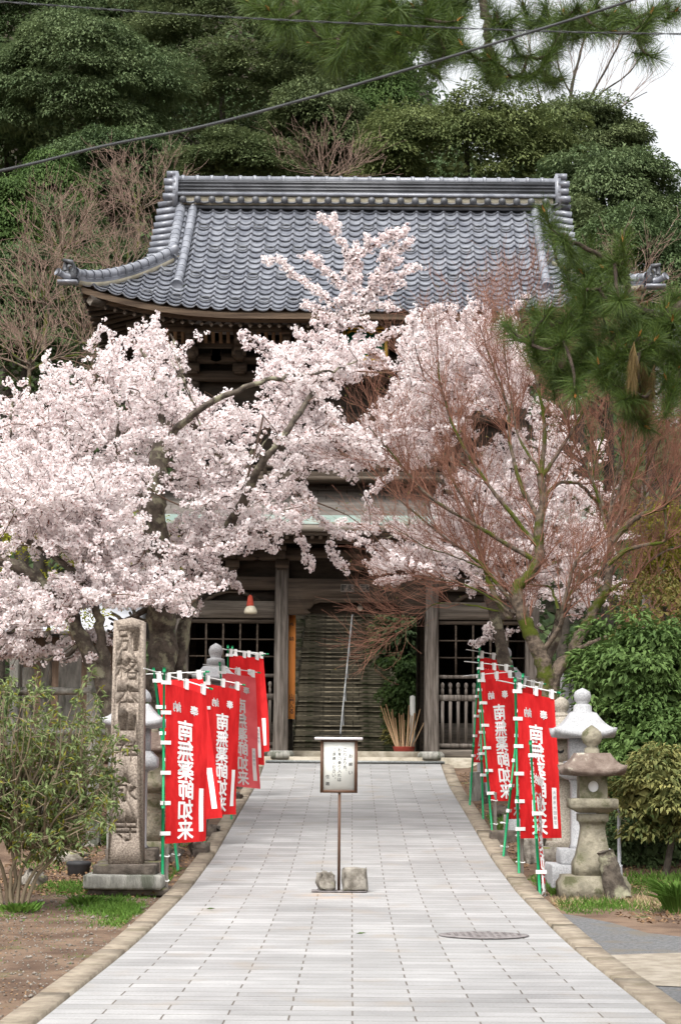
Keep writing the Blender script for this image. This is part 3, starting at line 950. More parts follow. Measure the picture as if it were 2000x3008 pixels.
for sg in (-1, 1):
    # descending ridges
    for (d0, v0, d1, v1, r_) in ((3.86, .02, 3.90, .77, .10), (4.14, -.03, 4.16, .51, .115)):
        b = MB(); vv = np.linspace(v0, v1, 14)
        P = on_roof([(sg * (d0 + (d1 - d0) * (v - v0) / (v1 - v0)), v) for v in vv], .07)
        b.tube(P, r_, 12)
        for k in range(1, 13):
            T = (P[k] - P[k - 1]); T /= np.linalg.norm(T)
            b.tube([P[k] - T * .02, P[k] + T * .02], r_ + .007, 12)
        b.tube([P[-1] - T * .06, P[-1] + T * .03], r_ + .03, 12)
        b.build('descending_ridge', M['tile'], gate, smooth=False)
    # verge tiles standing out from the gable
    b = MB()
    for v in np.linspace(-.02, .47, 9):
        p = surf(sg * 4.2, v, .05); e = surf(sg * 4.68, v, .05) + np.array([0, 0, -.05 - .02])
        b.tube([p, e], [.085, .08], 9)
        b.tube([p + np.array([0, .12, -.09]), e + np.array([0, .12, -.09])], [.05, .05], 8)
    b.build('verge_tile', M['tile'], gate, smooth=True)
    # gable wall
    b = MB(); x_ = .46 + sg * 3.9
    b.prism([(surf(0, .5)[1] , surf(0, .5)[2] - .1), (47.9, 14.1), (48.6, 14.1), (50.8, surf(0, .5)[2] - .1)], x_ - .05, x_ + .05, 'x')
    b.build('gable_wall', M['wood'], gate)
    # corner ridge
    vv = np.linspace(.47, 1.0, 14)
    L = [(sg * (4.16 + 1.72 * (v - .5) / .5), v) for v in vv]
    b = MB(); P = on_roof(L, .22); P0 = on_roof(L, .02); P1 = on_roof(L, .12)
    b.tube(P, .10, 10)
    for k in range(1, 14):
        T = unit(P[k] - P[k - 1]); b.tube([P[k] - T * .025, P[k] + T * .025], .118, 10)
    b.tube(P1 + np.array([0, -.06, 0]), .075, 8); b.tube(P1 + np.array([0, -.02, -.045]), .085, 8)
    b.tube(P0 + np.array([0, -.09, 0]), .045, 8)
    b.build('corner_ridge', M['tile'], gate, smooth=False)
    b = MB(); b.tube(P0 + np.array([0, -.05, 0]), .1, 8); b.build('corner_mortar', M['plaster'], gate)
    # demon-tile block and curled tips
    tip = P[-1]
    b = MB(); c_ = tip + np.array([sg * .05, -.02, .02])
    b.bevbox(c_ + np.array([0, 0, -.04]), (.14, .30, .26), .06)
    for s2 in (-1, 1):
        a = np.linspace(-.6, 3.9, 9)
        b.tube(np.array([[c_[0] + sg * (.08 + .10 * math.cos(t)) * .9, c_[1] + s2 * .14, c_[2] + .07 + .12 * math.sin(t)] for t in a]), np.linspace(.055, .03, 9), 7)
    b.tube([c_ + np.array([0, -.2, .16]), c_ + np.array([sg * .2, -.22, .2])], [.05, .035], 8)
    b.build('demon_tile', M['tile_dark'], gate, smooth=True)
    b = MB()
    b.tube([tip + np.array([sg * .05, -.06, -.1]), tip + np.array([sg * .22, -.14, -.08]), tip + np.array([sg * .36, -.22, -.02])], [.065, .07, .07], 12)
    b.tube([tip + np.array([sg * .33, -.2, -.03]), tip + np.array([sg * .37, -.23, -.01])], .085, 14)
    b.box(tip + np.array([sg * .15, -.12, -.22]), (.4, .3, .06))
    b.build('corner_tile_end', M['tile'], gate, smooth=False)
# eave boards, following the curve
def eave_strip(h0, h1, v0, v1, w=5.78, n=60):
    d = np.linspace(-w, w, n)
    A = surf(d, v0); A[:, 2] += h0; B_ = surf(d, v1); B_[:, 2] += h1
    return A, B_, n


b = MB()
for (h0, v0, h1, v1) in ((-.05, 1.0, -.17, .995), (-.17, .995, -.17, .93), (-.17, .955, -.33, .945), (-.33, .945, -.33, .90)):
    A, B_, n = eave_strip(h0, h1, v0, v1); b.grid(np.concatenate([A, B_]), 2, n)
A, B_, n = eave_strip(-.02, -.05, .97, 1.0); b.grid(np.concatenate([A, B_]), 2, n)
b.build('eave_board', M['wood_fascia'], gate)
b = MB()
d = np.linspace(-5.7, 5.7, 60)
A = surf(d, .93); A[:, 2] -= .2
B_ = A.copy(); B_[:, 1] = 45.9; B_[:, 2] = 11.55 + (A[:, 2] - A[30, 2]) * .3; B_[:, 0] = .42 + (A[:, 0] - .42) * .9
b.grid(np.concatenate([A, B_]), 2, 60)
for k, dx in enumerate(np.arange(-5.5, 5.51, .2)):
    p = surf(dx, .965); p[2] -= .36
    q = np.array([.42 + (p[0] - .42) * (.93 if abs(dx) < 4 else .93 - (abs(dx) - 4) * .12), 45.6, 11.30 + (p[2] - 10.6) * .3])
    b.tube([p + np.array([0, 0, .0]), q], .05, 4)
b.build('eave_soffit', M['wood'], gate)
for sg in (-1, 1):
    p = surf(sg * 5.42, .97); p[2] -= .3
    b = MB(); b.tube([p + np.array([sg * .18, -.16, .03]), p + np.array([-sg * 1.2, 1.4, .15])], [.11, .12], 4); b.build('corner_rafter', M['wood_pale'], gate)
    b = MB()
    for v in np.linspace(.0, 1, 16):
        y_ = 43.9 + v * 6
        p = surf(sg * 5.74, 1.0); e = np.array([p[0], y_, p[2] - .3 - .25 * math.sin(min(v * 2, 1) * math.pi / 2)])
        b.tube([e, np.array([.42 + sg * 4.0, max(y_, 45.4), 11.35])], .05, 4)
    b.add([surf(sg * 5.78, 1.0) + np.array([0, .1, -.2]), surf(sg * 5.78, 1.0) + np.array([0, 6, -.45]), np.array([.42 + sg * 3.9, 51, 11.6]), np.array([.42 + sg * 3.9, 45.6, 11.6])], [[0, 1, 2, 3]])
    b.build('side_soffit', M['wood'], gate)

# name plaque under the main eave
b = MB(); c_ = at(1072, 1012, 44.6); rp = Matrix.Rotation(math.radians(-14), 3, 'X')
b.box(c_, (.92, .05, .72), rp); pl = b.build('name_plaque', M['plaque'], gate)
b = MB()
for dx, dz, sx, sz in ((-.44, 0, .07, .8), (.44, 0, .07, .8), (0, .37, .95, .07), (0, -.37, .95, .07)):
    b.box(c_ + np.array(rp @ Vector((dx, -.035, dz))), (sx, .05, sz), rp)
a = np.linspace(0, math.pi, 8)
for k in (-1, 1):
    for dx in (-.25, 0, .25):
        b.tube(np.array([c_ + np.array(rp @ Vector((dx + .12 * math.cos(t), -.04, k * (.22 + .08 * math.sin(t))))) for t in a]), .03, 5)
b.build('gilt_frame', M['gold'], pl)

# ---------------------------------------------------------------- lettering
_gl = {}


def glyph(ch, bold=0.0, extrude=0.0):
    """outline of one character as a mesh, centred in a 1 x 1 box (x, z)"""
    key = (ch, bold, extrude)
    if key not in _gl:
        c = bpy.data.curves.new('t', 'FONT'); c.body = ch; c.size = 1; c.offset = bold; c.extrude = extrude
        c.resolution_u = 3
        o = bpy.data.objects.new('t', c); COL.objects.link(o)
        bpy.context.view_layer.update()
        me = bpy.data.meshes.new_from_object(o.evaluated_get(bpy.context.evaluated_depsgraph_get()))
        V = np.array([v.co[:] for v in me.vertices]).reshape(-1, 3); F = [list(p.vertices) for p in me.polygons]
        bpy.data.objects.remove(o); bpy.data.curves.remove(c); bpy.data.meshes.remove(me)
        if len(V):
            lo, hi = V.min(0), V.max(0)
            k = 1.0 / max(hi[0] - lo[0], hi[1] - lo[1], .2) if ch not in '、。' else 1
            V[:, :2] = (V[:, :2] - (lo[:2] + hi[:2]) / 2) * k
        _gl[key] = (V, F)
    return _gl[key]


def column_text(mb, s, x, z, size, pitch, fn, bold=0.0, mirror=False, sx=1.0, fat=0.0):
    """vertical writing: characters go down from (x, z); fn maps (x, z) to 3D"""
    for i, ch in enumerate(s):
        if ch == ' ':
            continue
        V, F = glyph(ch, bold)
        if not len(V):
            continue
        k = -1 if mirror else 1
        u = x + V[:, 0] * size * sx * k; w = z - i * pitch + V[:, 1] * size
        if ch in '、。':
            u = u + size * .35; w = w + size * .35
        F2 = [f[::-1] for f in F] if mirror else F
        for a_, b_ in (((0, 0),) if not fat else ((0, 0), (fat, 0), (-fat, 0), (0, fat), (0, -fat), (fat * .7, fat * .7), (-fat * .7, -fat * .7), (fat * .7, -fat * .7), (-fat * .7, fat * .7))):
            mb.add(fn(u + a_ * size, w + b_ * size), F2)


# ---------------------------------------------------------------- stairs behind the gate
SY, SZ, RISE, RUN, NST = 64.0, 2.05, .158, .36, 40
scx = .18
t = thing('stone_staircase', 'long mossy stone staircase climbing the hill behind the gate opening', 'staircase', (scx, SY, SZ))
first = None
for k in range(NST):
    w = 3.05 - k * .02
    if k < 4:
        b = MB(); rng = np.random.default_rng(k)
        x = -w / 2
        while x < w / 2 - .05:
            L = min(rng.uniform(.7, 1.25), w / 2 - x)
            if w / 2 - x - L < .3: L = w / 2 - x
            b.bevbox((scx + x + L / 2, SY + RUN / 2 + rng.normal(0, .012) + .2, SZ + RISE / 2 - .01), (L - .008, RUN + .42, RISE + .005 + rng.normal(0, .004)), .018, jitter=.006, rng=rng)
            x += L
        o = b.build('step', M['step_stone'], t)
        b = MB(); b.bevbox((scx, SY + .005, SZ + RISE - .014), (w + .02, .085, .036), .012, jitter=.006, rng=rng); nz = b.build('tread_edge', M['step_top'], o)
        protos = [o] if k == 0 else protos + [o]
        o.location = Vector((0, k * RUN, k * RISE))
    else:
        o = protos[(k * 3 + k // 4) % 4].copy(); COL.objects.link(o); o.parent = t
        o.location = Vector((0.004 * ((k * 7) % 5 - 2), k * RUN, k * RISE))
        for ch in list(protos[(k * 3 + k // 4) % 4].children):
            c_ = ch.copy(); COL.objects.link(c_); c_.parent = o
for sg in (-1, 1):
    b = MB()
    for k in range(0, NST, 1):
        rng = np.random.default_rng(k + 50 * (sg + 1))
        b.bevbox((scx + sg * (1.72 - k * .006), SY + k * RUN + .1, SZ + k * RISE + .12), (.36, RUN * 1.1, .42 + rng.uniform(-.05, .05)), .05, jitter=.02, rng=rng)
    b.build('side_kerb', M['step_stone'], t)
t = thing('handrail', 'slim steel handrail running up the middle of the mossy staircase', 'handrail', (scx - .1, SY - .2, SZ))
P0, P1 = at(1000, 2150, SY - .1), at(1036, 1790, SY + 30 * RUN)
b = MB(); b.tube([P0 + np.array([0, -.05, -.06]), P0, P1], .023, 8); b.build('rail', M['steel_rail'], t)
for k in range(0, 31, 5):
    p = P0 + (P1 - P0) * k / 30
    b = MB(); b.tube([p + np.array([.02, 0, -.9]), p + np.array([.02, 0, 0])], .024, 8); b.build('post', M['steel_rail'], t)

# drain grate in front of the gate
b = MB(); yy = 45.335
for k in range(92):
    x = -1.5 + k * .04
    b.span(x, x + .014, yy - .07, yy + .07, 1.66, 1.688)
b.span(-1.52, 2.2, yy - .085, yy - .07, 1.64, 1.69); b.span(-1.52, 2.2, yy + .07, yy + .085, 1.64, 1.69)
tag(b.build('drain_grate', M['grate'], loc=(.36, yy, 1.66)), 'long steel drain grate across the far end of the paved path', 'drain')

# ---------------------------------------------------------------- notice sign
SYg = 24.4
gp = at(996, 2612, SYg); sx_ = gp[0]; zg = float(zp(SYg))
k_ = SYg / FPX * 1.0


def sp(px, py, Y=SYg):
    return at(px, py, Y)


t = thing('notice_sign', 'brown framed notice board on a thin post standing mid path, black Japanese lettering', 'sign', (sx_, SYg, zg))
pT, pB = sp(997, 2330), sp(995, 2610)
b = MB(); b.span(pT[0] - .016, pT[0] + .016, SYg - .016, SYg + .016, zg + .01, pT[2] + .05); b.build('post', M['frame'], t)
b = MB(); c_ = sp(994, 2618); b.span(sp(915, 2618)[0], sp(1076, 2618)[0], SYg - .16, SYg + .16, zg + .002, zg + .014); b.build('base_plate', M['iron'], t)
xl_, xr_ = sp(941, 2250)[0], sp(1050, 2250)[0]; zt_b, zb_b = sp(1000, 2174)[2], sp(1000, 2329)[2]
b = MB(); fwid = .034
b.span(xl_, xl_ + fwid, SYg - .03, SYg + .03, zb_b, zt_b); b.span(xr_ - fwid, xr_, SYg - .03, SYg + .03, zb_b, zt_b)
b.span(xl_ + fwid, xr_ - fwid, SYg - .03, SYg + .03, zb_b, zb_b + .03); b.span(xl_ + fwid, xr_ - fwid, SYg - .03, SYg + .03, zt_b - .02, zt_b)
b.build('frame', M['frame'], t)
b = MB(); b.span(xl_ + fwid, xr_ - fwid, SYg - .018, SYg + .018, zb_b + .03, zt_b - .02); pan = b.build('panel', M['panel'], t)
b = MB(); b.bevbox(((xl_ + xr_) / 2 - .005, SYg - .01, zt_b + .016), (sp(1067, 2170)[0] - sp(925, 2170)[0], .13, .03), .008); b.build('rain_cap', M['alu'], t)
b = MB(); zz = zt_b - .02; pw = (xr_ - xl_ - 2 * fwid); xm = (xl_ + xr_) / 2


def sg(u, w):
    return np.stack([u, np.full_like(u, SYg - .0195), w], 1)


ppx = SYg / FPX
def sx2(z): return at(860 + z / 4.29, 2250, SYg)[0]
def sz2(z): return at(1000, 2130 + z / 4.29, SYg)[2]
column_text(b, 'お願い', sx2(728), sz2(388), .041, (sz2(388) - sz2(600)) / 2, sg, .006)
column_text(b, 'これより先、', sx2(657), sz2(315), .040, (sz2(315) - sz2(530)) / 4, sg, .006)
column_text(b, 'お車の乗り入れは', sx2(588), sz2(313), .041, (sz2(313) - sz2(688)) / 7, sg, .006)
column_text(b, 'ご遠慮ください。', sx2(520), sz2(313), .041, (sz2(313) - sz2(632)) / 6, sg, .006)
column_text(b, '住職', sx2(440), sz2(650), .042, sz2(650) - sz2(740), sg, .006)
b.build('lettering', M['ink'], pan)


def stone(name, c, size, m, label, cat='stone', group=None, jit=.012, seed=0, rz=0.0, b_=.03):
    q = MB(); q.bevbox(c, size, b_, rot=Matrix.Rotation(rz, 3, 'Z'), jitter=jit, rng=np.random.default_rng(seed))
    return tag(q.build(name, m, loc=(c[0], c[1], c[2] - size[2] / 2)), label, cat, group)


c1 = sp(958, 2600); stone('weight_stone', (c1[0], SYg - .02, zg + .014 + .1), (.165, .19, .2), M['rock'], 'pale chipped weight stone on the sign base, left of the post', 'stone', 'stones weighing down the sign', .014, 3, .2)
c1 = sp(1042, 2600); stone('weight_stone', (c1[0], SYg - .02, zg + .014 + .125), (.265, .24, .25), M['rock'], 'larger square weight stone on the sign base, right of the post', 'stone', 'stones weighing down the sign', .011, 5, .04)

# ---------------------------------------------------------------- inscribed pillar
IY = 24.2
gI = float(gz(-2.5, IY))
pa = [at(326, 2535, IY), at(416, 2535, IY), at(423, 1824, IY), at(335, 1824, IY)]
zb0, zt0 = pa[0][2], pa[2][2]
xb0, xb1 = at(318, 2535, IY)[0], at(418, 2535, IY)[0]
xt0, xt1 = at(333, 1824, IY)[0], at(424, 1824, IY)[0]
t = thing('inscribed_stone_pillar', 'tall square granite pillar carved with a column of characters on a stepped base, left of path', 'stone pillar', ((xb0 + xb1) / 2, IY, gI))
dep = .34
s = MB()
V = [[xb0, IY, zb0 - .05], [xb1, IY, zb0 - .05], [xb1, IY + dep, zb0 - .05], [xb0, IY + dep, zb0 - .05], [xt0 + .004, IY + .015, zt0], [xt1 - .004, IY + .015, zt0], [xt1 - .004, IY + dep - .02, zt0], [xt0 + .004, IY + dep - .02, zt0],
     [(xt0 + xt1) / 2 + .02, IY + dep / 2, zt0 + .05]]
s.add(V, [[0, 3, 2, 1], [0, 1, 5, 4], [1, 2, 6, 5], [2, 3, 7, 6], [3, 0, 4, 7], [4, 5, 8], [5, 6, 8], [6, 7, 8], [7, 4, 8]])
shaft = s.build('shaft', M['granite_pillar'], t)
cut = MB()
rows = [(1880, '別', .27), (1968, '格', .27), (2046, '本', .27), (2122, '山', .24), (2206, '祥', .25), (2323, '永', .27), (2438, '寺', .27)]
for y, ch, sz in rows:
    V, F = glyph(ch, -.004, .5)
    fr = (y - 1824) / (2535 - 1824)
    xm_ = (xt0 + xt1) / 2 * (1 - fr) + (xb0 + xb1) / 2 * fr
    zc = at(370, y, IY)[2]
    P = np.stack([xm_ + V[:, 0] * sz * .95, IY + .005 + V[:, 2] * .05, zc + V[:, 1] * sz * .92], 1)
    cut.add(P, F)
cut_o = cut.build('cut', M['carve'], t)
import bmesh
bm_ = bmesh.new(); bm_.from_mesh(cut_o.data); bmesh.ops.remove_doubles(bm_, verts=bm_.verts, dist=.0004); bmesh.ops.recalc_face_normals(bm_, faces=bm_.faces); bm_.to_mesh(cut_o.data); bm_.free()
md = shaft.modifiers.new('b', 'BOOLEAN'); md.operation = 'DIFFERENCE'; md.object = cut_o; md.solver = 'EXACT'; md.use_self = True; md.use_hole_tolerant = True
bpy.context.view_layer.update()
me = bpy.data.meshes.new_from_object(shaft.evaluated_get(bpy.context.evaluated_depsgraph_get()))
print('pillar faces', len(me.polygons))
shaft.modifiers.clear()
if len(me.polygons) > 60:
    shaft.data = me
bpy.data.objects.remove(cut_o)
def px_box(name, x0, x1, y0, y1, Y, d, m, parent, bev=.02, jit=.004, seed=1):
    A, B_ = at(x0, y1, Y), at(x1, y0, Y)
    q = MB(); q.bevbox(((A[0] + B_[0]) / 2, Y + d / 2, (A[2] + B_[2]) / 2), (B_[0] - A[0], d, B_[2] - A[2]), bev, jitter=jit, rng=np.random.default_rng(seed))
    return q.build(name, m, parent)
px_box('plinth', 272, 456, 2541, 2575, IY - .12, .6, M['stone_dark'], t, seed=2)
px_box('base_slab', 243, 477, 2571, 2614, IY - .22, .8, M['stone_grey'], t, .03, seed=3)
px_box('footing', 258, 492, 2612, 2632, IY - .12, .7, M['stone_dark'], t, .02, seed=4)

# ---------------------------------------------------------------- prayer banners
def banner(label, base, top, Y, w=.6, h=1.8, yaw=-45, bar=(.75, .12), droop=.12, sway=(0, 0), torn=None, group='red prayer banners along the path', faded=False, seed=0, bartail=.3, lean=0.0, yo=0.0, curl=0.0, donor=None, twist=0.0, squeeze=1.0, barless=False, txt=True):
    rng = np.random.default_rng(seed)
    B0, T0 = at(base[0], base[1], Y), at(top[0], top[1], Y + yo)
    B0[2] = float(gz(B0[0], B0[1])) - .05
    t = thing('prayer_banner', label, 'banner', B0, group)
    ax = unit(T0 - B0); Lp = np.linalg.norm(T0 - B0)
    q = MB(); q.tube([B0 - ax * .03, B0 + ax * Lp * .42], .0165, 8); q.tube([B0 + ax * Lp * .40, T0], .0135, 8)
    q.tube([B0 + ax * Lp * .395, B0 + ax * Lp * .425], .021, 8); q.tube([T0 - ax * .02, T0 + ax * .03], .019, 8)
    q.build('pole', M['pole_green'], t)
    ya = math.radians(yaw)
    dirh = np.array([math.cos(ya), math.sin(ya), 0])
    dirb = unit(dirh + np.array([0, 0, -droop]))
    At = T0 - ax * .05
    if not barless:
        q = MB(); q.tube([At - dirb * bartail, At + dirb * (w + .1)], .0075, 6)
        br_ = q.build('crossbar', M['bar_white'], t)
        q = MB(); q.tube([At + dirb * (w + .07), At + dirb * (w + .13)], .013, 7); q.build('tip', M['pole_green'], br_)

    def cloth(u, v):
        """u 0..w across from the pole, v 0..h down from the bar"""
        u = np.asarray(u, float); v = np.asarray(v, float)
        f = v / h
        a = ya + sway[0] * f ** 1.3 + twist * f * (u / w)
        p = At[None] - ax[None] * (v + .085)[:, None]
        uu = (.03 + u * squeeze)
        x = np.cos(a) * uu; y = np.sin(a) * uu
        wav = .022 * (u / w) * np.sin(3.1 * f + 2.6 * u / w + seed) * (.4 + f) + .010 * np.sin(11 * f + 5 * u / w + seed * 2) * f + curl * (u / w) ** 2 * f
        p = p + np.stack([x - np.sin(a) * wav, y + np.cos(a) * wav, -droop * uu * (1 - f) + sway[1] * f * u / w], -1)
        return p
    nu, nv = 13, 46
    U, Vv = np.meshgrid(np.linspace(0, w, nu), np.linspace(0, h, nv), indexing='ij')
    q = MB(); q.grid(cloth(U.ravel(), Vv.ravel()), nu, nv)
    if torn:
        keep = []
        Fq = q.F[0]
        ui = (Fq[:, 0] // nv) / (nu - 1); vi = (Fq[:, 0] % nv) / (nv - 1)
        q.F[0] = Fq[~torn(ui, vi)]
    cl = q.build('cloth', M['red_faded'] if faded else M['red'], t, smooth=True)
    # print on the cloth: seen from the back, so the writing is reversed
    if txt:
        q = MB()

        def nrm(u, v):
            e = 1e-3
            a = cloth(u + e, v) - cloth(u, v); c = cloth(u, v + e) - cloth(u, v)
            n = unit(np.cross(a, c)); return n * np.sign((n @ np.array([0, -1, 0])))[:, None]

        def fn(u, w_):
            v = -w_
            return cloth(u, v) + nrm(u, v) * .004
        column_text(q, '奉', w * .69, -.24, .115, .1, fn, .0, True, 1, .03)
        column_text(q, '納', w * .27, -.24, .115, .1, fn, .0, True, 1, .03)
        column_text(q, '南無薬師如来', w * .47, -.495, .225, .231, fn, .0, True, .95, .03)
        if donor is not None:
            u0_, v0_ = w * .80, 1.16
            g_ = np.linspace(0, 1, 9)
            U2, V2 = np.meshgrid(np.array([u0_, u0_ + .07]), v0_ + .52 * g_, indexing='ij')
            uu, vv = U2.ravel(), V2.ravel()
            q.grid(cloth(uu, vv) + nrm(uu, vv) * .003, 2, 9)
        q.build('lettering', M['white_faded'] if faded else M['white'], cl)
        if donor:
            q = MB()

            def fn2(u, w_):
                v = -w_
                return cloth(u, v) + nrm(u, v) * .006
            column_text(q, donor, u0_ + .035, -(v0_ + .06), .045, .065, fn2, .0, True)
            q.build('donor_name', M['ink_grey'], cl)
    # white tabs round the bar and the pole
    q = None
    def tab(name, c, du, dv, sz):
        q = MB(); n = unit(np.cross(du, dv))
        for s in (-1, 1):
            q.add([c - du * sz[0] + n * .018 * s - dv * sz[1], c + du * sz[0] + n * .018 * s - dv * sz[1], c + du * sz[0] + n * .012 * s + dv * sz[1], c - du * sz[0] + n * .012 * s + dv * sz[1]], [[0, 1, 2, 3]])
        q.add([c - du * sz[0] + n * .018 - dv * sz[1], c - du * sz[0] - n * .018 - dv * sz[1], c + du * sz[0] - n * .018 - dv * sz[1], c + du * sz[0] + n * .018 - dv * sz[1]], [[0, 1, 2, 3]])
        return q.build(name, M['bar_white'], t)
    if not barless:
        for k in (.05, .5, .93):
            tab('bar_tab', At + dirb * (.03 + w * k) - ax * .035, dirb, -ax, (.028, .06))
    for k in np.linspace(0.0, 1, 6 if not barless else 3):
        p = At - ax * (.09 + (h - .12) * k)
        a = ya + sway[0] * k
        d_ = np.array([math.cos(a), math.sin(a), 0])
        tab('pole_tab', p + d_ * .035, -ax, d_, (.022, .062))
    return t


def stake(base, Y, h, label, w=.05, dx=.035, tilt=0.0):
    B0 = at(base[0], base[1], Y); B0[0] += dx; B0[1] += .04
    B0[2] = float(gz(B0[0], B0[1]))
    q = MB(); rot = Matrix.Rotation(tilt, 3, 'Y')
    q.bevbox(B0 + np.array([math.sin(tilt) * h / 2, 0, h / 2 - .1]), (w, w, h + .2), .006, rot=rot)
    o = q.build('wooden_stake', M['stake'], loc=B0)
    tag(o, label, 'stake', 'stakes the banner poles are tied to')
    q = MB()
    for k in (.3, .82):
        c = B0 + np.array([-dx * .55 + math.sin(tilt) * h * k, -.02, h * k])
        a = np.linspace(0, 2 * math.pi, 13)
        q.tube(np.array([c + np.array([.055 * math.cos(s), .05 * math.sin(s), .008 * math.sin(2 * s)]) for s in a]), .007, 4)
    q.build('tie', M['bar_white'], o)
    return o


LG = 'red prayer banners left of the path'
RG = 'red prayer banners right of the path'
banner('large red prayer banner nearest on the left of the path, beside the inscribed pillar', (478, 2606), (483, 1968), 24.35, yaw=44, droop=.20, sway=(-.06, .02), group=LG, seed=1, donor='', curl=.04)
banner('red prayer banner on a leaning pole, mostly hidden behind the large left banner', (526, 2545), (452, 1968), 27.3, yaw=20, droop=-.06, sway=(-.25, .06), group=LG, seed=2, yo=.2, donor='')
banner('bright red prayer banner second along the left side, overlapping a faded one', (602, 2490), (601, 1977), 29.8, yaw=42, droop=.13, sway=(.06, 0), group=LG, seed=3, donor='', curl=.03)
banner('faded pinkish red prayer banner with greyed lettering on the left of the path', (683, 2372), (646, 1950), 34.0, yaw=30, droop=.10, sway=(.22, -.05), group=LG, seed=4, faded=True, donor='大田靖子', yo=.3)
banner('red prayer banner far left near the gate column, behind the faded one', (672, 2300), (670, 1900), 36.6, yaw=35, droop=.10, sway=(-.28, -.05), group=LG, seed=5, donor='大田靖子')
banner('farthest left red prayer banner, swinging out in front of the gate column base', (690, 2262), (683, 1902), 38.6, yaw=30, droop=.06, sway=(-.5, .1), group=LG, seed=6, donor='')
banner('large red prayer banner nearest on the right, white donor strip, hanging fully open', (1524, 2570), (1512, 1997), 26.7, yaw=35, droop=.13, sway=(-.12, 0), group=RG, seed=7, donor='大阪市大田靖子')
banner('red prayer banner on a leaning green pole just behind the large right banner', (1475, 2512), (1535, 1985), 29.0, yaw=60, droop=.05, sway=(.1, 0), group=RG, seed=8, yo=.2, donor='')
banner('red prayer banner with fully readable characters, second row right of the path', (1447, 2352), (1406, 1972), 32.0, yaw=35, droop=-.10, sway=(-.05, 0), group=RG, seed=9, donor='大田靖子', yo=.3)
banner('red prayer banner behind the readable right one, on a nearly vertical pole', (1419, 2400), (1405, 1938), 34.4, yaw=38, droop=.04, sway=(.15, 0), group=RG, seed=10, donor='')
banner('farthest right red prayer banner, pole leaning in front of the baluster screen', (1378, 2335), (1408, 1906), 37.0, yaw=38, droop=.09, sway=(.5, 0), group=RG, seed=11, donor='')
# the torn one, wrapped round its broken pole
banner('torn red prayer banner twisted round a short broken pole beside the stone lantern', (1586, 2560), (1557, 2182), 24.5, w=.24, h=1.42, yaw=40, droop=.5, sway=(-.3, -.05), group=RG, seed=12, barless=True, twist=1.2, squeeze=.8,
       torn=lambda u, v: (u > .25 + .75 * np.clip(v * 3, 0, 1)) | ((v > .72) & (v < .76) & (u > .5)))
stake((478, 2600), 24.4, .52, 'grey wooden stake holding the pole of the nearest left banner')
stake((516, 2540), 27.5, .62, 'grey wooden stake with white tie, leaning beside the second left pole', tilt=-.08)
stake((594, 2488), 29.9, .62, 'grey wooden stake behind the bright second left banner', dx=-.03)
stake((1524, 2565), 26.8, .62, 'grey wooden stake tied to the pole of the large right banner')
stake((1477, 2508), 29.1, .6, 'grey wooden stake at the foot of the leaning right pole')
stake((1447, 2430), 32.1, .66, 'pale wooden stake tied below the readable right banner')
B0 = at(1584, 2615, 24.5)
q = MB(); q.bevbox((B0[0], 24.56, float(zp(24.5)) + .16), (.05, .05, .42), .006); tag(q.build('wooden_stake', M['bark_dark'], loc=(B0[0], 24.56, float(zp(24.5)) - .05)), 'dark charred stake in the grass under the torn right banner', 'stake', 'stakes the banner poles are tied to')


# ---------------------------------------------------------------- stone lanterns
def prof_px(lst, Y, xc):
    """(half width px, y px) -> (radius, z) for the distance Y"""
    return [(w * Y / FPX, at(xc, y, Y)[2]) for w, y in lst]


def roof_cap(mb, c, half, z_lo, z_hi, top, lift, n=9, thick=.05, sides=4):
    """square lantern cap with concave slopes and lifted corners"""
    ring = []
    lev = np.linspace(0, 1, 6)
    for L in lev:
        r = half * (1 - L) + top * L
        z = z_lo + (z_hi - z_lo) * L ** 1.5
        pts = []
        for s in range(sides):
            a0 = math.pi / sides * (2 * s - 1); a1 = math.pi / sides * (2 * s + 1)
            k = 1 / math.cos(math.pi / sides)
            for u in np.linspace(0, 1, n)[:-1]:
                p = np.array([math.cos(a0), math.sin(a0)]) * (1 - u) + np.array([math.cos(a1), math.sin(a1)]) * u
                e = abs(2 * u - 1)
                pts.append([p[0] * r * k, p[1] * r * k, z + lift * e ** 3 * (1 - L) ** 2])
        ring.append(np.array(pts))
    low = ring[0].copy(); low[:, :2] *= .97; low[:, 2] -= thick
    inner = ring[0].copy(); inner[:, :2] *= .55; inner[:, 2] = z_lo - thick * 1.2
    allr = [inner, low] + ring
    m = len(ring[0])
    V = np.concatenate(allr) + np.array([c[0], c[1], 0])
    F = [[i * m + j, i * m + (j + 1) % m, (i + 1) * m + (j + 1) % m, (i + 1) * m + j] for i in range(len(allr) - 1) for j in range(m)]
    F += [list(range(m))[::-1], [(len(allr) - 1) * m + j for j in range(m)]]
    return mb.add(V, F)


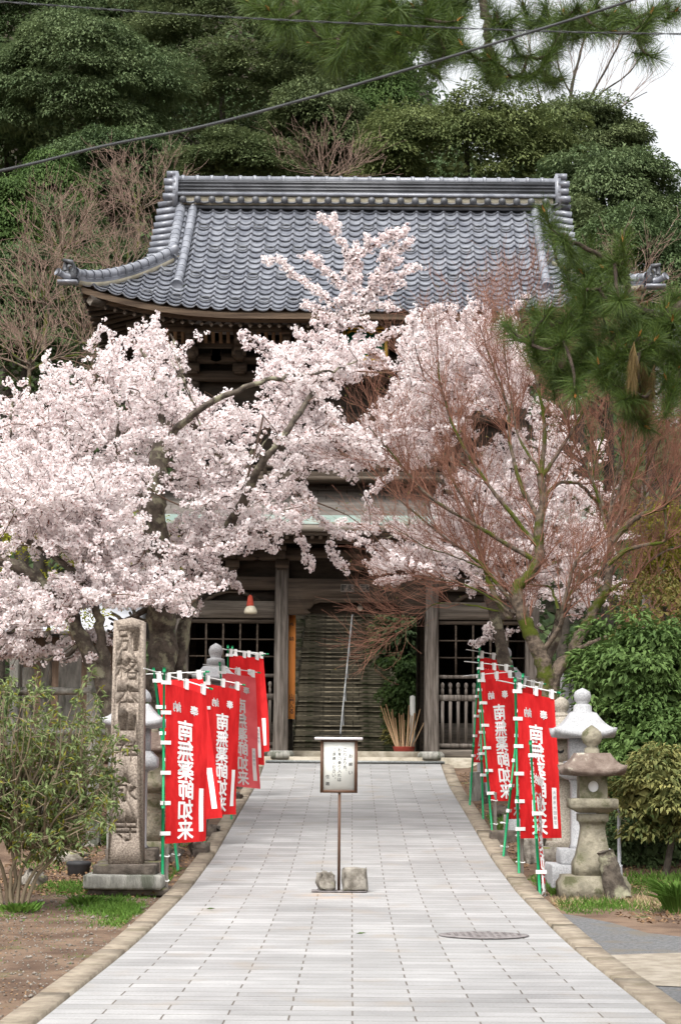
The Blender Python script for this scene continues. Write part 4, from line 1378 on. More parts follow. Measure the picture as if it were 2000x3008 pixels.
def lantern(label, xc, Y, base_y, finial, cap, box, plat, shaft, base, m, mcap=None, sides=4, hole='round', group='stone lanterns', gname='stone_lantern', steps=None, rz=0.0, boxm=None):
    c = at(xc, base_y, Y); X = c[0]
    t = thing(gname, label, 'stone lantern', (X, Y, max(c[2], float(gz(X, Y)) - .1)), group)
    mcap = mcap or m
    def Z(y): return at(xc, y, Y)[2]
    def Rr(w): return w * Y / FPX
    if steps:
        for k, (w, y0, y1, ms) in enumerate(steps):
            q = MB(); q.bevbox((X, Y, (Z(y0) + Z(y1)) / 2), (2 * Rr(w), 2 * Rr(w), Z(y0) - Z(y1)), .02, jitter=.006, rng=np.random.default_rng(k)); q.build('base_block', ms, t)
    if base:
        q = MB(); q.lathe((X, Y, 0), prof_px(base, Y, xc), square=True); q.build('base', m, t)
    q = MB(); q.lathe((X, Y, 0), prof_px(shaft, Y, xc), square=(sides == 4), n=sides, phase=math.pi / sides); q.build('shaft', m, t)
    q = MB(); q.lathe((X, Y, 0), prof_px(plat, Y, xc), square=(sides == 4), n=sides, phase=math.pi / sides); q.build('platform', m, t)
    # fire box as four posts with the opening left between
    w, y0, y1 = box
    r = Rr(w); zt, zb = Z(y0), Z(y1)
    q = MB()
    if hole == 'round':
        n = 20; hr = min(r * .40, (zt - zb) * .36); zc = (zt + zb) / 2
        for (ux, uy) in ((1, 0), (0, 1)):
            for s in (-1, 1):
                outer, inner_ = [], []
                for k in range(n):
                    a = 2 * math.pi * (k + .5) / n
                    cx_, cz_ = math.cos(a), math.sin(a)
                    kk = 1 / max(abs(cx_), abs(cz_))
                    outer.append((cx_ * kk * r, zc + cz_ * kk * (zt - zb) / 2)); inner_.append((cx_ * hr, zc + cz_ * hr))
                def P(lst, dd):
                    return [[X + (p[0] if ux else s * dd), Y + (s * dd if ux else p[0]), p[1]] for p in lst]
                V = P(outer, r) + P(inner_, r) + P(inner_, r * .55)
                q.add(V, [[j, (j + 1) % n, n + (j + 1) % n, n + j] for j in range(n)] + [[n + j, n + (j + 1) % n, 2 * n + (j + 1) % n, 2 * n + j] for j in range(n)])
    else:
        q.box((X, Y, (zt + zb) / 2), (2 * r, 2 * r, zt - zb))
    fb = q.build('fire_box', boxm or m, t, fix=True)
    if hole == 'paper':
        pass
    q = MB(); w, ye, yt, wt, lift = cap
    roof_cap(q, (X, Y), Rr(w), Z(ye), Z(yt), Rr(wt), Rr(lift), sides=sides, thick=Rr(max(8, w * .16)))
    q.build('cap', mcap, t, fix=True)
    q = MB(); q.lathe((X, Y, 0), prof_px(finial, Y, xc), 18); q.build('finial', m, t, smooth=True)
    return t, X, fb


LGp = 'stone lanterns beside the path'
# mossy lantern in front on the right
t, X, fb = lantern('weathered mossy stone lantern with a flared shaft and dark red lichen cap, front right', 1740, 24.3, 2628,
                   [(30, 2228), (30, 2222), (22, 2216), (22, 2200), (14, 2192), (26, 2182), (31, 2165), (27, 2150), (16, 2140), (6, 2133), (1, 2130)],
                   (92, 2262, 2212, 48, 16), (40, 2274, 2346),
                   [(40, 2388), (46, 2384), (66, 2374), (68, 2370), (68, 2348), (64, 2345), (40, 2345)],
                   [(56, 2572), (56, 2535), (47, 2515), (40, 2480), (35, 2450), (33, 2430), (36, 2416), (42, 2411), (42, 2390)],
                   [(98, 2640), (98, 2595), (88, 2580), (88, 2572), (70, 2570)], M['stone_old'], M['stone_red'], hole='round', group=LGp)
q = MB(); q.lathe((X - .005, 24.3 - 40 * 24.3 / FPX - .006, at(1736, 2306, 24.3)[2]), [(.052, 0), (.052, .001)], 18)
V = q.V[0] - np.array([X - .005, 0, at(1736, 2306, 24.3)[2]])
yc_ = 24.3 - 38 * 24.3 / FPX + .02
V2 = np.stack([X - .005 + V[:, 0], yc_ + V[:, 2] - at(1736, 2306, 24.3)[2] * 0, at(1736, 2306, 24.3)[2] + V[:, 1]], 1)
mesh_obj('paper_window', np.stack([X - .005 + .064 * np.cos(np.linspace(0, 6.283, 21)[:-1]), np.full(20, 24.3 - 26 * 24.3 / FPX), at(1736, 2310, 24.3)[2] + .07 * np.sin(np.linspace(0, 6.283, 21)[:-1])], 1), [list(range(20))], M['white'], fb)
# tall pale granite lantern behind it
t, X, fb = lantern('tall new pale granite lantern with a wide curved cap, behind the mossy lantern', 1713, 25.7, 2605,
                   [(36, 2096), (36, 2092), (27, 2090), (27, 2076), (22, 2070), (16, 2067), (23, 2058), (26, 2044), (22, 2032), (12, 2026), (1, 2021)],
                   (90, 2152, 2094, 36, 14), (40, 2166, 2236),
                   [(44, 2290), (56, 2284), (64, 2278), (64, 2258), (52, 2254), (52, 2236)],
                   [(40, 2492), (34, 2480), (34, 2300), (40, 2288)],
                   None, M['granite_new'], hole='solid', group=LGp, steps=[(102, 2536, 2606, M['granite_new']), (72, 2490, 2537, M['granite_new'])])
# older tan granite lantern to its left
t, X, fb = lantern('older tan granite lantern with a crescent opening drawn black, partly behind the large right banner', 1650, 28.2, 2545,
                   [(26, 2106), (26, 2100), (20, 2096), (16, 2090), (22, 2082), (24, 2070), (20, 2058), (8, 2049), (1, 2046)],
                   (74, 2158, 2106, 28, 8), (27, 2170, 2240),
                   [(30, 2292), (46, 2284), (50, 2278), (50, 2252), (40, 2248), (40, 2240)],
                   [(32, 2476), (26, 2470), (26, 2300), (30, 2290)], None, M['granite_tan'], hole='solid', group=LGp, steps=[(66, 2486, 2550, M['rock']), (44, 2470, 2490, M['granite_tan'])])
q = MB(); a = np.linspace(math.pi * 1.08, math.pi * 1.92, 9); cc = at(1645, 2202, 28.2 - .13)
out = [(cc[0] + .05 * math.cos(s) - .0, cc[2] + .05 * math.sin(s)) for s in a]; inn = [(cc[0] + .042 * math.cos(s), cc[2] + .018 + .034 * math.sin(s)) for s in a[::-1]]
q.prism(out + inn, 28.2 - .125, 28.2 - .118); q.build('crescent_shade_inlay', M['black'], fb)  # black crescent stands for the shade inside an opening; the box is solid
# far lanterns before the gate
lantern('pale granite lantern with pointed jewel finial in front of the left lattice window', 630, 36.0, 2235,
        [(28, 1958), (26, 1940), (26, 1936), (18, 1934), (15, 1931), (20, 1920), (21, 1910), (16, 1898), (6, 1892), (1, 1889)],
        (66, 1990, 1958, 34, 8), (30, 2000, 2050), [(34, 2085), (46, 2080), (48, 2060), (36, 2050)], [(26, 2200), (24, 2190), (24, 2090), (30, 2085)], None,
        M['granite_new'], group=LGp, hole='solid', steps=[(60, 2220, 2300, M['granite_new']), (42, 2195, 2222, M['granite_new'])])
lantern('pale granite lantern with pointed jewel finial under the right lattice window, among blossom', 1484, 38.0, 2235,
        [(26, 1968), (22, 1950), (20, 1940), (14, 1937), (14, 1934), (18, 1924), (18, 1914), (12, 1904), (5, 1899), (1, 1896)],
        (64, 1998, 1962, 30, 10), (28, 2008, 2055), [(32, 2088), (44, 2082), (46, 2066), (34, 2055)], [(24, 2200), (22, 2190), (22, 2095), (28, 2088)], None,
        M['granite_new'], group=LGp, hole='solid', steps=[(56, 2220, 2330, M['granite_new']), (40, 2195, 2222, M['granite_new'])])
# lanterns behind the inscribed pillar
lantern('pale granite lantern whose white cap edges stick out on both sides of the inscribed pillar', 390, 26.5, 2560,
        [(30, 2090), (28, 2070), (26, 2060), (36, 2056), (46, 2062), (47, 2050), (42, 2036), (30, 2024), (14, 2016), (1, 2012)],
        (92, 2122, 2068, 40, 12), (44, 2136, 2206), [(50, 2262), (64, 2254), (66, 2250), (66, 2226), (48, 2206)], [(42, 2490), (36, 2480), (36, 2270), (42, 2262)], None,
        M['granite_new'], group=LGp, hole='solid', steps=[(92, 2525, 2590, M['stone_dark']), (72, 2490, 2527, M['stone_dark'])])
lantern('brown lichened stone lantern between the inscribed pillar and the nearest left banner', 432, 28.6, 2530,
        [(30, 2160), (26, 2140), (18, 2132), (24, 2122), (20, 2110), (1, 2100)],
        (80, 2196, 2152, 34, 14), (44, 2212, 2272), [(44, 2330), (52, 2324), (58, 2316), (58, 2290), (50, 2285), (50, 2272)], [(44, 2470), (42, 2440), (42, 2335), (44, 2330)], [(70, 2560), (66, 2500), (60, 2470)],
        M['stone_old'], M['stone_red'], group=LGp, hole='round')
# tall slab monument and small stones on the right bank
def upright(name, x0, x1, y0, y1, Y, d, m, label, cat, group=None, seed=0, b_=.02, jit=.006):
    A, B_ = at(x0, y1, Y), at(x1, y0, Y)
    zlo_ = min(A[2], float(gz((A[0] + B_[0]) / 2, Y)) - .1)
    q = MB(); q.bevbox(((A[0] + B_[0]) / 2, Y + d / 2, (zlo_ + B_[2]) / 2), (B_[0] - A[0], d, B_[2] - zlo_), b_, jitter=jit, rng=np.random.default_rng(seed))
    return tag(q.build(name, m, loc=((A[0] + B_[0]) / 2, Y + d / 2, zlo_)), label, cat, group)
upright('stone_monument', 1650, 1712, 1962, 2420, 31.5, .18, M['granite_new'], 'flat pale granite slab rising behind the round lantern finials on the right', 'monument', seed=2)
upright('stone_block', 1382, 1438, 2268, 2345, 38.6, .35, M['stone_grey'], 'grey stone block behind the farthest right banner poles', 'stone block', 'small stones along the right bank', 3)
upright('stone_block', 1402, 1422, 2230, 2270, 38.7, .12, M['granite_new'], 'small pale upright stone on top of the far grey block', 'stone block', 'small stones along the right bank', 4)
upright('stone_block', 1494, 1530, 2394, 2445, 32.0, .25, M['granite_new'], 'pale square stone between the two nearest right banner poles', 'stone block', 'small stones along the right bank', 5)
upright('stone_block', 1546, 1600, 2456, 2530, 28.4, .3, M['rock'], 'rough brown boulder behind the large right banner pole', 'rock', 'small stones along the right bank', 6, .06, .03)
upright('stone_beam', 1440, 1560, 2442, 2464, 31.3, .25, M['stone_dark'], 'long dark stone beam lying across the right bank behind the poles', 'stone beam', seed=7)
upright('stone_block', 1452, 1500, 2375, 2405, 34.6, .4, M['stone_dark'], 'dark low rock below the readable right banner', 'rock', 'small stones along the right bank', 8, .05, .03)
upright('stone_block', 1420, 1456, 2340, 2360, 37.8, .4, M['stone_dark'], 'dark low rock farthest up the right bank beside the kerb', 'rock', 'small stones along the right bank', 9, .05, .03)
for k, (x0, x1, y0, y1, Y, lb) in enumerate([(585, 640, 2425, 2450, 32, 'low dark rock beside the left kerb under the bright second banner'), (650, 712, 2330, 2350, 38, 'flat dark rock at the left kerb under the faded banner'),
                                    (672, 718, 2290, 2312, 41, 'squared dark rock by the left kerb nearest the gate'), (560, 600, 2400, 2440, 31, 'dark block stone behind the second left banner'),
                                    (560, 612, 2478, 2500, 29.2, 'long dark stone at the foot of the second left pole'), (470, 530, 2505, 2535, 28.4, 'mossy rock behind the nearest left banner pole')]):
    upright('edge_rock', x0, x1, y0, y1, Y, .4, M['stone_dark'], lb, 'rock', 'rocks edging the left bank', 20 + k, .05, .025)
for k, (x0, x1, y0, y1, Y, lb) in enumerate([(60, 118, 2562, 2600, 25, 'pale mossy rock beside the foot of the left bush'), (140, 250, 2505, 2540, 28, 'flat mossy rock left of the dark stump'),
                                   (250, 330, 2440, 2470, 31, 'mossy flat rock behind the inscribed pillar, upper left'), (230, 300, 2475, 2500, 29.5, 'mossy flat rock left of the pillar base, behind the stump')]):
    upright('garden_rock', x0, x1, y0, y1, Y, .5, M['rock'], lb, 'rock', 'mossy rocks behind the left bush', 40 + k, .06, .03)
# black stump-like drum
c = at(232, 2560, 26.5); q = MB(); q.lathe((c[0], 26.5, float(gz(c[0], 26.5))), [(.13, -.1), (.135, .1), (.15, .12), (.155, .15), (.13, .17), (.02, .175)], 18)
tag(q.build('black_drum', M['black'], loc=(c[0], 26.5, float(gz(c[0], 26.5))), smooth=False), 'low round black drum with a flat lid left of the inscribed pillar', 'drum')
# old split tree stump leaning on the mossy lantern
c = at(1800, 2620, 23.95); q = MB(); P = smooth_line([at(1812, 2640, 23.95), at(1800, 2600, 23.95), at(1788, 2540, 23.95), at(1776, 2500, 23.95)], 4)
q.tube(P, np.linspace(.15, .085, len(P)), 9); V = q.V[0]; V += .012 * rand_dir(len(V))
q.tube(smooth_line([at(1832, 2640, 23.9), at(1822, 2600, 23.95), at(1810, 2580, 23.95)], 3), np.linspace(.09, .03, 7), 7)
tag(q.build('tree_stump', M['bark_cherry'], loc=(c[0], 23.95, float(zp(24)))), 'rotten split tree stump leaning against the base of the mossy lantern', 'stump')

# grey stone fence posts on the left
fence = thing('stone_post_fence', 'old stone post fence with rails behind the left bush, partly under blossom', 'fence', (at(200, 2200, 30)[0], 30, float(gz(-3.7, 30))))
for x0, x1, y0, Y in ((250, 303, 1952, 29.5), (165, 238, 1864, 30.5), (112, 142, 1915, 30), (316, 345, 1990, 29.2), (20, 60, 1900, 31), (60, 98, 1960, 30.4)):
    A, B_ = at(x0, 2300, Y), at(x1, y0, Y); zl = float(gz(A[0], Y)) - .1
    q = MB(); q.bevbox(((A[0] + B_[0]) / 2, Y + .1, (zl + B_[2]) / 2), (B_[0] - A[0], .2, B_[2] - zl), .015, jitter=.005, rng=np.random.default_rng(x0)); q.build('post', M['stone_grey'], fence)
for y in (2030, 2150):
    A, B_ = at(-60, y, 30.2), at(322, y, 29.4); q = MB(); q.tube([A, B_], .055, 4); q.build('rail', M['stone_grey'], fence)
# a paper notice hung on the fence
A, B_ = at(302, 2064, 29.35), at(316, 2100, 29.35)
q = MB(); q.span(A[0], B_[0], 29.34, 29.36, B_[2], A[2]); tag(q.build('wooden_tag', M['cane'], loc=((A[0] + B_[0]) / 2, 29.35, B_[2])), 'small orange wooden tag hung between the grey stone posts', 'tag')
# little building behind the trees at left
hc = at(210, 1850, 44); t = thing('small_outbuilding', 'low brown outbuilding with a pale grey sheet roof behind the left cherry', 'building', (hc[0], 45, float(gz(hc[0], 45))))
A, B_ = at(60, 1880, 44), at(345, 1850, 44)
q = MB(); q.span(A[0], B_[0], 44.6, 47.5, float(gz(hc[0], 45)) - .2, A[2] + .1); q.build('wall', M['wall_brown'], t)
q = MB(); zr_ = at(200, 1848, 44)[2]
q.add([[A[0] - .4, 43.9, zr_], [B_[0] + .35, 43.9, zr_], [B_[0] + .35, 46, zr_ + .75], [A[0] - .4, 46, zr_ + .75], [B_[0] + .35, 48.1, zr_], [A[0] - .4, 48.1, zr_],
       [A[0] - .4, 43.9, zr_ - .07], [B_[0] + .35, 43.9, zr_ - .07]], [[0, 1, 2, 3], [3, 2, 4, 5], [6, 7, 1, 0], [6, 0, 3, 5], [1, 7, 4, 2], [7, 6, 5, 4]])
q.build('roof', M['grey_roof'], t)
# pale pole on the right
A = at(1897, 1900, 33); q = MB(); q.tube([[A[0], 33, float(gz(A[0], 33))], [A[0], 33, at(1897, 1425, 33)[2]]], .058, 12)
tag(q.build('utility_pole', M['pipe'], loc=(A[0], 33, float(gz(A[0], 33)))), 'pale metal pole standing behind the bare maple at the right edge', 'pole')
A = at(1840, 2500, 25.8); q = MB(); q.tube([[A[0], 26.5, .1], [A[0], 26.5, at(1840, 2370, 26.5)[2]]], .022, 8); tag(q.build('fence_pole', M['pipe'], loc=(A[0], 26.5, .1)), 'thin grey metal post in the shade of the right bushes', 'pole')

# ---------------------------------------------------------------- small things at the gate
A = at(842, 2000, 46.35)
q = MB(); q.span(at(846, 2000, 46.3)[0], at(867, 2000, 46.3)[0], 46.3, 46.34, at(850, 2112, 46.3)[2], at(850, 1806, 46.3)[2])
ob = q.build('orange_name_board', M['orange'], loc=(A[0], 46.32, at(850, 2112, 46.3)[2])); tag(ob, 'tall narrow orange wooden board with black characters beside the left gate column', 'board')
q = MB(); column_text(q, '山門入る', at(857, 2045, 46.3)[0], at(857, 2045, 46.3)[2], .1, .108, lambda u, w: np.stack([u, np.full_like(u, 46.296), w], 1), .01)
column_text(q, '奉納', at(857, 1830, 46.3)[0], at(857, 1835, 46.3)[2], .1, .3, lambda u, w: np.stack([u, np.full_like(u, 46.296), w], 1), .01)
o = q.build('lettering', M['ink'], ob)
# pasted votive slips
Ys = Yb - .004
for x0, x1, s in ((1001, 1040, '藤永'), (1056, 1085, '元秋')):
    q = MB(); q.span(at(x0, 1727, Ys)[0], at(x1, 1727, Ys)[0], Ys - .003, Ys + .004, at(1000, 1739, Ys)[2], at(1000, 1716, Ys)[2]); vs_ = q.build('votive_slip', M['stake'], gate)
    q = MB()
    for k, ch in enumerate(s):
        xx = at(x0 + 9 + k * 18, 1727, Ys)[0]; zz = at(1000, 1727, Ys)[2]
        V, F = glyph(ch, .012); q.add(np.stack([xx + V[:, 0] * .12, np.full(len(V), Ys - .006), zz + V[:, 1] * .13], 1), F)
    q.build('slip_lettering', M['ink'], vs_)
# lamp with a red neck on the left beam
c = at(735, 1790, 45.6); t = thing('red_lamp', 'rusty red and cream enamel lamp hanging from the left beam of the gate', 'lamp', (c[0], 45.6, c[2]))
q = MB(); q.lathe((c[0], 45.6, 0), [(.02, at(0, 1742, 45.6)[2]), (.05, at(0, 1748, 45.6)[2]), (.075, at(0, 1770, 45.6)[2]), (.08, at(0, 1776, 45.6)[2])], 14); q.build('neck', M['lamp_red'], t, smooth=True)
q = MB(); q.lathe((c[0] + .01, 45.6, 0), [(.08, at(0, 1775, 45.6)[2]), (.12, at(0, 1782, 45.6)[2]), (.14, at(0, 1792, 45.6)[2]), (.13, at(0, 1797, 45.6)[2]), (.03, at(0, 1799, 45.6)[2])], 16); q.build('shade', M['lamp_cream'], t, smooth=True)
q = MB(); q.tube([[c[0], 45.6, at(0, 1743, 45.6)[2]], [c[0] + .02, 45.75, at(0, 1736, 45.6)[2]], [c[0] + .02, 45.95, at(0, 1738, 45.6)[2]]], .012, 6); q.build('bracket_arm', M['black'], t)
c = at(1057, 1786, 46.3); t = thing('globe_lamp', 'small white globe bulb hanging under the curved lintel of the gate', 'lamp', c)
q = MB(); r_ = .06; q.lathe((c[0], 46.3, c[2]), [(r_ * math.sin(s) + .001, -r_ * math.cos(s)) for s in np.linspace(0, math.pi, 9)], 14); q.build('globe', M['bulb'], t, smooth=True)
q = MB(); q.lathe((c[0], 46.3, c[2]), [(.03, .05), (.035, .08), (.035, .14), (.012, .15), (.012, .35)], 10); q.build('holder', M['stake'], t)
# bundle of walking canes in a tub
c = at(1186, 2208, 47.1); zc = z0 + .06
t = thing('walking_cane_tub', 'red tub full of bamboo walking canes beside the right gate column', 'cane tub', (c[0], 47.1, zc))
q = MB(); q.lathe((c[0], 47.1, zc), [(.2, 0), (.24, .16), (.25, .17), (.23, .17), (.19, .03)], 16); q.build('tub', M['tub'], t)
rngc = np.random.default_rng(8)
for k in range(24):
    a = rngc.uniform(0, 6.28); tilt = rngc.uniform(.05, .42); h = rngc.uniform(.7, 1.12)
    p = np.array([c[0] + .13 * math.cos(a), 47.1 + .13 * math.sin(a), zc + .04])
    e = p + np.array([math.cos(a) * math.sin(tilt) * h * 1.2, math.sin(a) * math.sin(tilt) * h * .6, h * math.cos(tilt)])
    q = MB(); q.tube([p, e], .014, 6); q.build('cane', M['cane'], t)
A, B_ = at(1203, 2205, 47.4), at(1219, 2046, 47.4)
q = MB(); q.prism([(A[0], zc), (B_[0] - .0, zc), (B_[0], B_[2]), ((A[0] + B_[0]) / 2, B_[2] + .03), (A[0], B_[2])], 47.38, 47.41)
tag(q.build('marker_post', M['panel'], loc=((A[0] + B_[0]) / 2, 47.4, zc)), 'slim white wooden marker post behind the walking canes', 'marker')

# manhole in the paving
c = at(1420, 2746, 19.45); q = MB()
q.lathe((c[0], 19.45, float(zp(19.45)) + .003), [(.40, 0), (.40, .006), (.375, .008), (.01, .009)], 40); mh = q.build('manhole_cover', M['iron'], loc=(c[0], 19.45, float(zp(19.45)) + .003))
tag(mh, 'round purplish iron manhole cover set in the paving on the right', 'manhole cover')
q = MB()
for k in range(-5, 6):
    for j in range(-5, 6):
        if k * k + j * j < 27 and (k + j) % 2 == 0:
            q.box((c[0] + k * .062, 19.45 + j * .062, float(zp(19.45)) + .014), (.03, .03, .006))
q.build('raised_stud', M['iron'], mh)

# overhead cables
P = smooth_line([at(-700, 640, 9.2), at(0, 502, 9.2), at(300, 430, 9.2), at(600, 370, 9.2), at(900, 290, 9.2), at(1200, 203, 9.2), at(1500, 112, 9.2), at(1890, -12, 9.2), at(2700, -290, 9.2)], 6)
q = MB(); q.tube(P, .0065, 7); tag(q.build('overhead_cable', M['cable'], loc=P[0]), 'thick dark overhead cable rising diagonally from left to upper right', 'cable')
P = smooth_line([at(-700, -40, 9.6), at(0, 5, 9.6), at(350, 30, 9.6), at(700, 52, 9.6), at(1200, 76, 9.6), at(1600, 92, 9.6), at(2000, 100, 9.6), at(2700, 108, 9.6)], 14)
s_ = np.arange(len(P)); A1 = np.stack([0 * s_, .0035 * np.cos(s_ * 1.9), .0035 * np.sin(s_ * 1.9)], 1)
q = MB(); q.tube(P + A1, .0024, 5); q.tube(P - A1, .0024, 5); tag(q.build('overhead_cable', M['cable'], loc=P[0]), 'thin twisted pair wire crossing near the top of the view', 'cable')

# ---------------------------------------------------------------- cherry trees
D = 1.27551   # display pixel of the working grid -> photo pixel
BM = {680: {25: '12'}, 720: {23: '4467643'},
 760: {6: '3563', 23: '67767652'},
 800: {3: '2157788620004788864465677763', },
 840: {0: '4536678777632017899987678888875', 31: '1'},
 880: {0: '66588898788632289973245888787531'[:32], 32: '1'},
 920: {0: '886899999999875689721357876776642211112100'[:39]},
 960: {0: '999999999999998878865788764566543211122'},
 1000: {0: '99999999646887788999888774346665432111100'[:39]},
 1040: {0: '999999998358887577887766422366665432110'},
 1080: {0: '999999995368885443346531125666665421000'[:39]},
 1120: {0: '888898875278888765200243235677777653100'[:39]},
 1160: {0: '877788753147898654212555567777776531000'[:39]},
 1200: {0: '766899988489999874434676666777777765200'},
 1240: {0: '645789999599987642111244677777777775300'[:39]},
 1280: {0: '511147888686410010103466777777776630000'[:39]},
 1320: {0: '543589988766650000000011224666777776200'[:39]},
 1360: {0: '888999877662000000000000000234556653000'[:39]},
 1400: {0: '987421221031000000000000000023444310000'[:39]},
 1440: {0: '863530100000000000000000000442232100000'[:39]},
 1480: {0: '755344300000000000000000000000121000000'[:39]},
 1520: {0: '654223000000000000000000000000002200000'[:39]},
 1560: {0: '320000000000000000000000000000001000000'[:39]}}
grid_b = np.zeros((30, 40))
for y, d in BM.items():
    for c0, s_ in d.items():
        for k, ch in enumerate(s_):
            if c0 + k < 39:
                grid_b[(y - 680) // 40, c0 + k] = int(ch)


def dens(x, y):
    """blossom density at a photo pixel, smoothed between cells"""
    gx = np.asarray(x, float) / D / 40 - .5; gy = (np.asarray(y, float) / D - 680) / 40 - .5
    gx = np.clip(gx, -.49, 37.9); gy2 = np.clip(gy, -.99, 28.5)
    i = np.floor(gy2).astype(int); j = np.floor(gx).astype(int); fy = gy2 - i; fx = gx - j
    def G(i, j):
        return np.where((i < 0), 0, grid_b[np.clip(i, 0, 29), np.clip(j, 0, 38)])
    v = G(i, j) * (1 - fy) * (1 - fx) + G(i + 1, j) * fy * (1 - fx) + G(i, j + 1) * (1 - fy) * fx + G(i + 1, j + 1) * fy * fx
    hole = sines(np.asarray(x, float) / 62, np.asarray(y, float) / 50, 41, 1.0, 3)
    v = v - (4.6 + 2.2 * ((np.asarray(x) > 700) & (np.asarray(x) < 1250))) * np.clip(hole - .2, 0, 1.2) - 2.2 * np.clip(sines(np.asarray(x, float) / 24, np.asarray(y, float) / 20, 43, 1.0, 2), 0, 1)
    return np.where(gy < -1, 0, v)


def flowers(P, rng, per=9, pr=.045, fr=.0185):
    """puffs of five-petalled flowers round the points P"""
    n = len(P) * per
    d = rand_dir(n, rng); d[:, 2] *= .85
    s = np.repeat(rng.uniform(.7, 1.25, len(P)), per)
    C = np.repeat(P, per, 0) + d * (pr * s * rng.uniform(.65, 1.05, n))[:, None]
    nrm = unit(d + .5 * rand_dir(n, rng)); a = unit(np.cross(nrm, rand_dir(n, rng))); b = np.cross(nrm, a)
    th = np.arange(5) * 2 * math.pi / 5
    r = fr * rng.uniform(.85, 1.25, n)
    ring = C[:, None] + (a[:, None] * np.cos(th)[None, :, None] + b[:, None] * np.sin(th)[None, :, None]) * r[:, None, None] + nrm[:, None] * (r * .35)[:, None, None]
    V = np.concatenate([C[:, None], ring], 1).reshape(-1, 3)
    i = np.arange(n)[:, None] * 6; k = np.arange(5)[None]
    F = np.stack([np.broadcast_to(i, (n, 5)), i + 1 + k, i + 1 + (k + 1) % 5], -1).reshape(-1, 3)
    return V, F, C, nrm


def project(P):
    d = P - EYE; k = d @ fw
    return 1000 + FPX * (d @ rt) / k, 1504 - FPX * (d @ up) / k


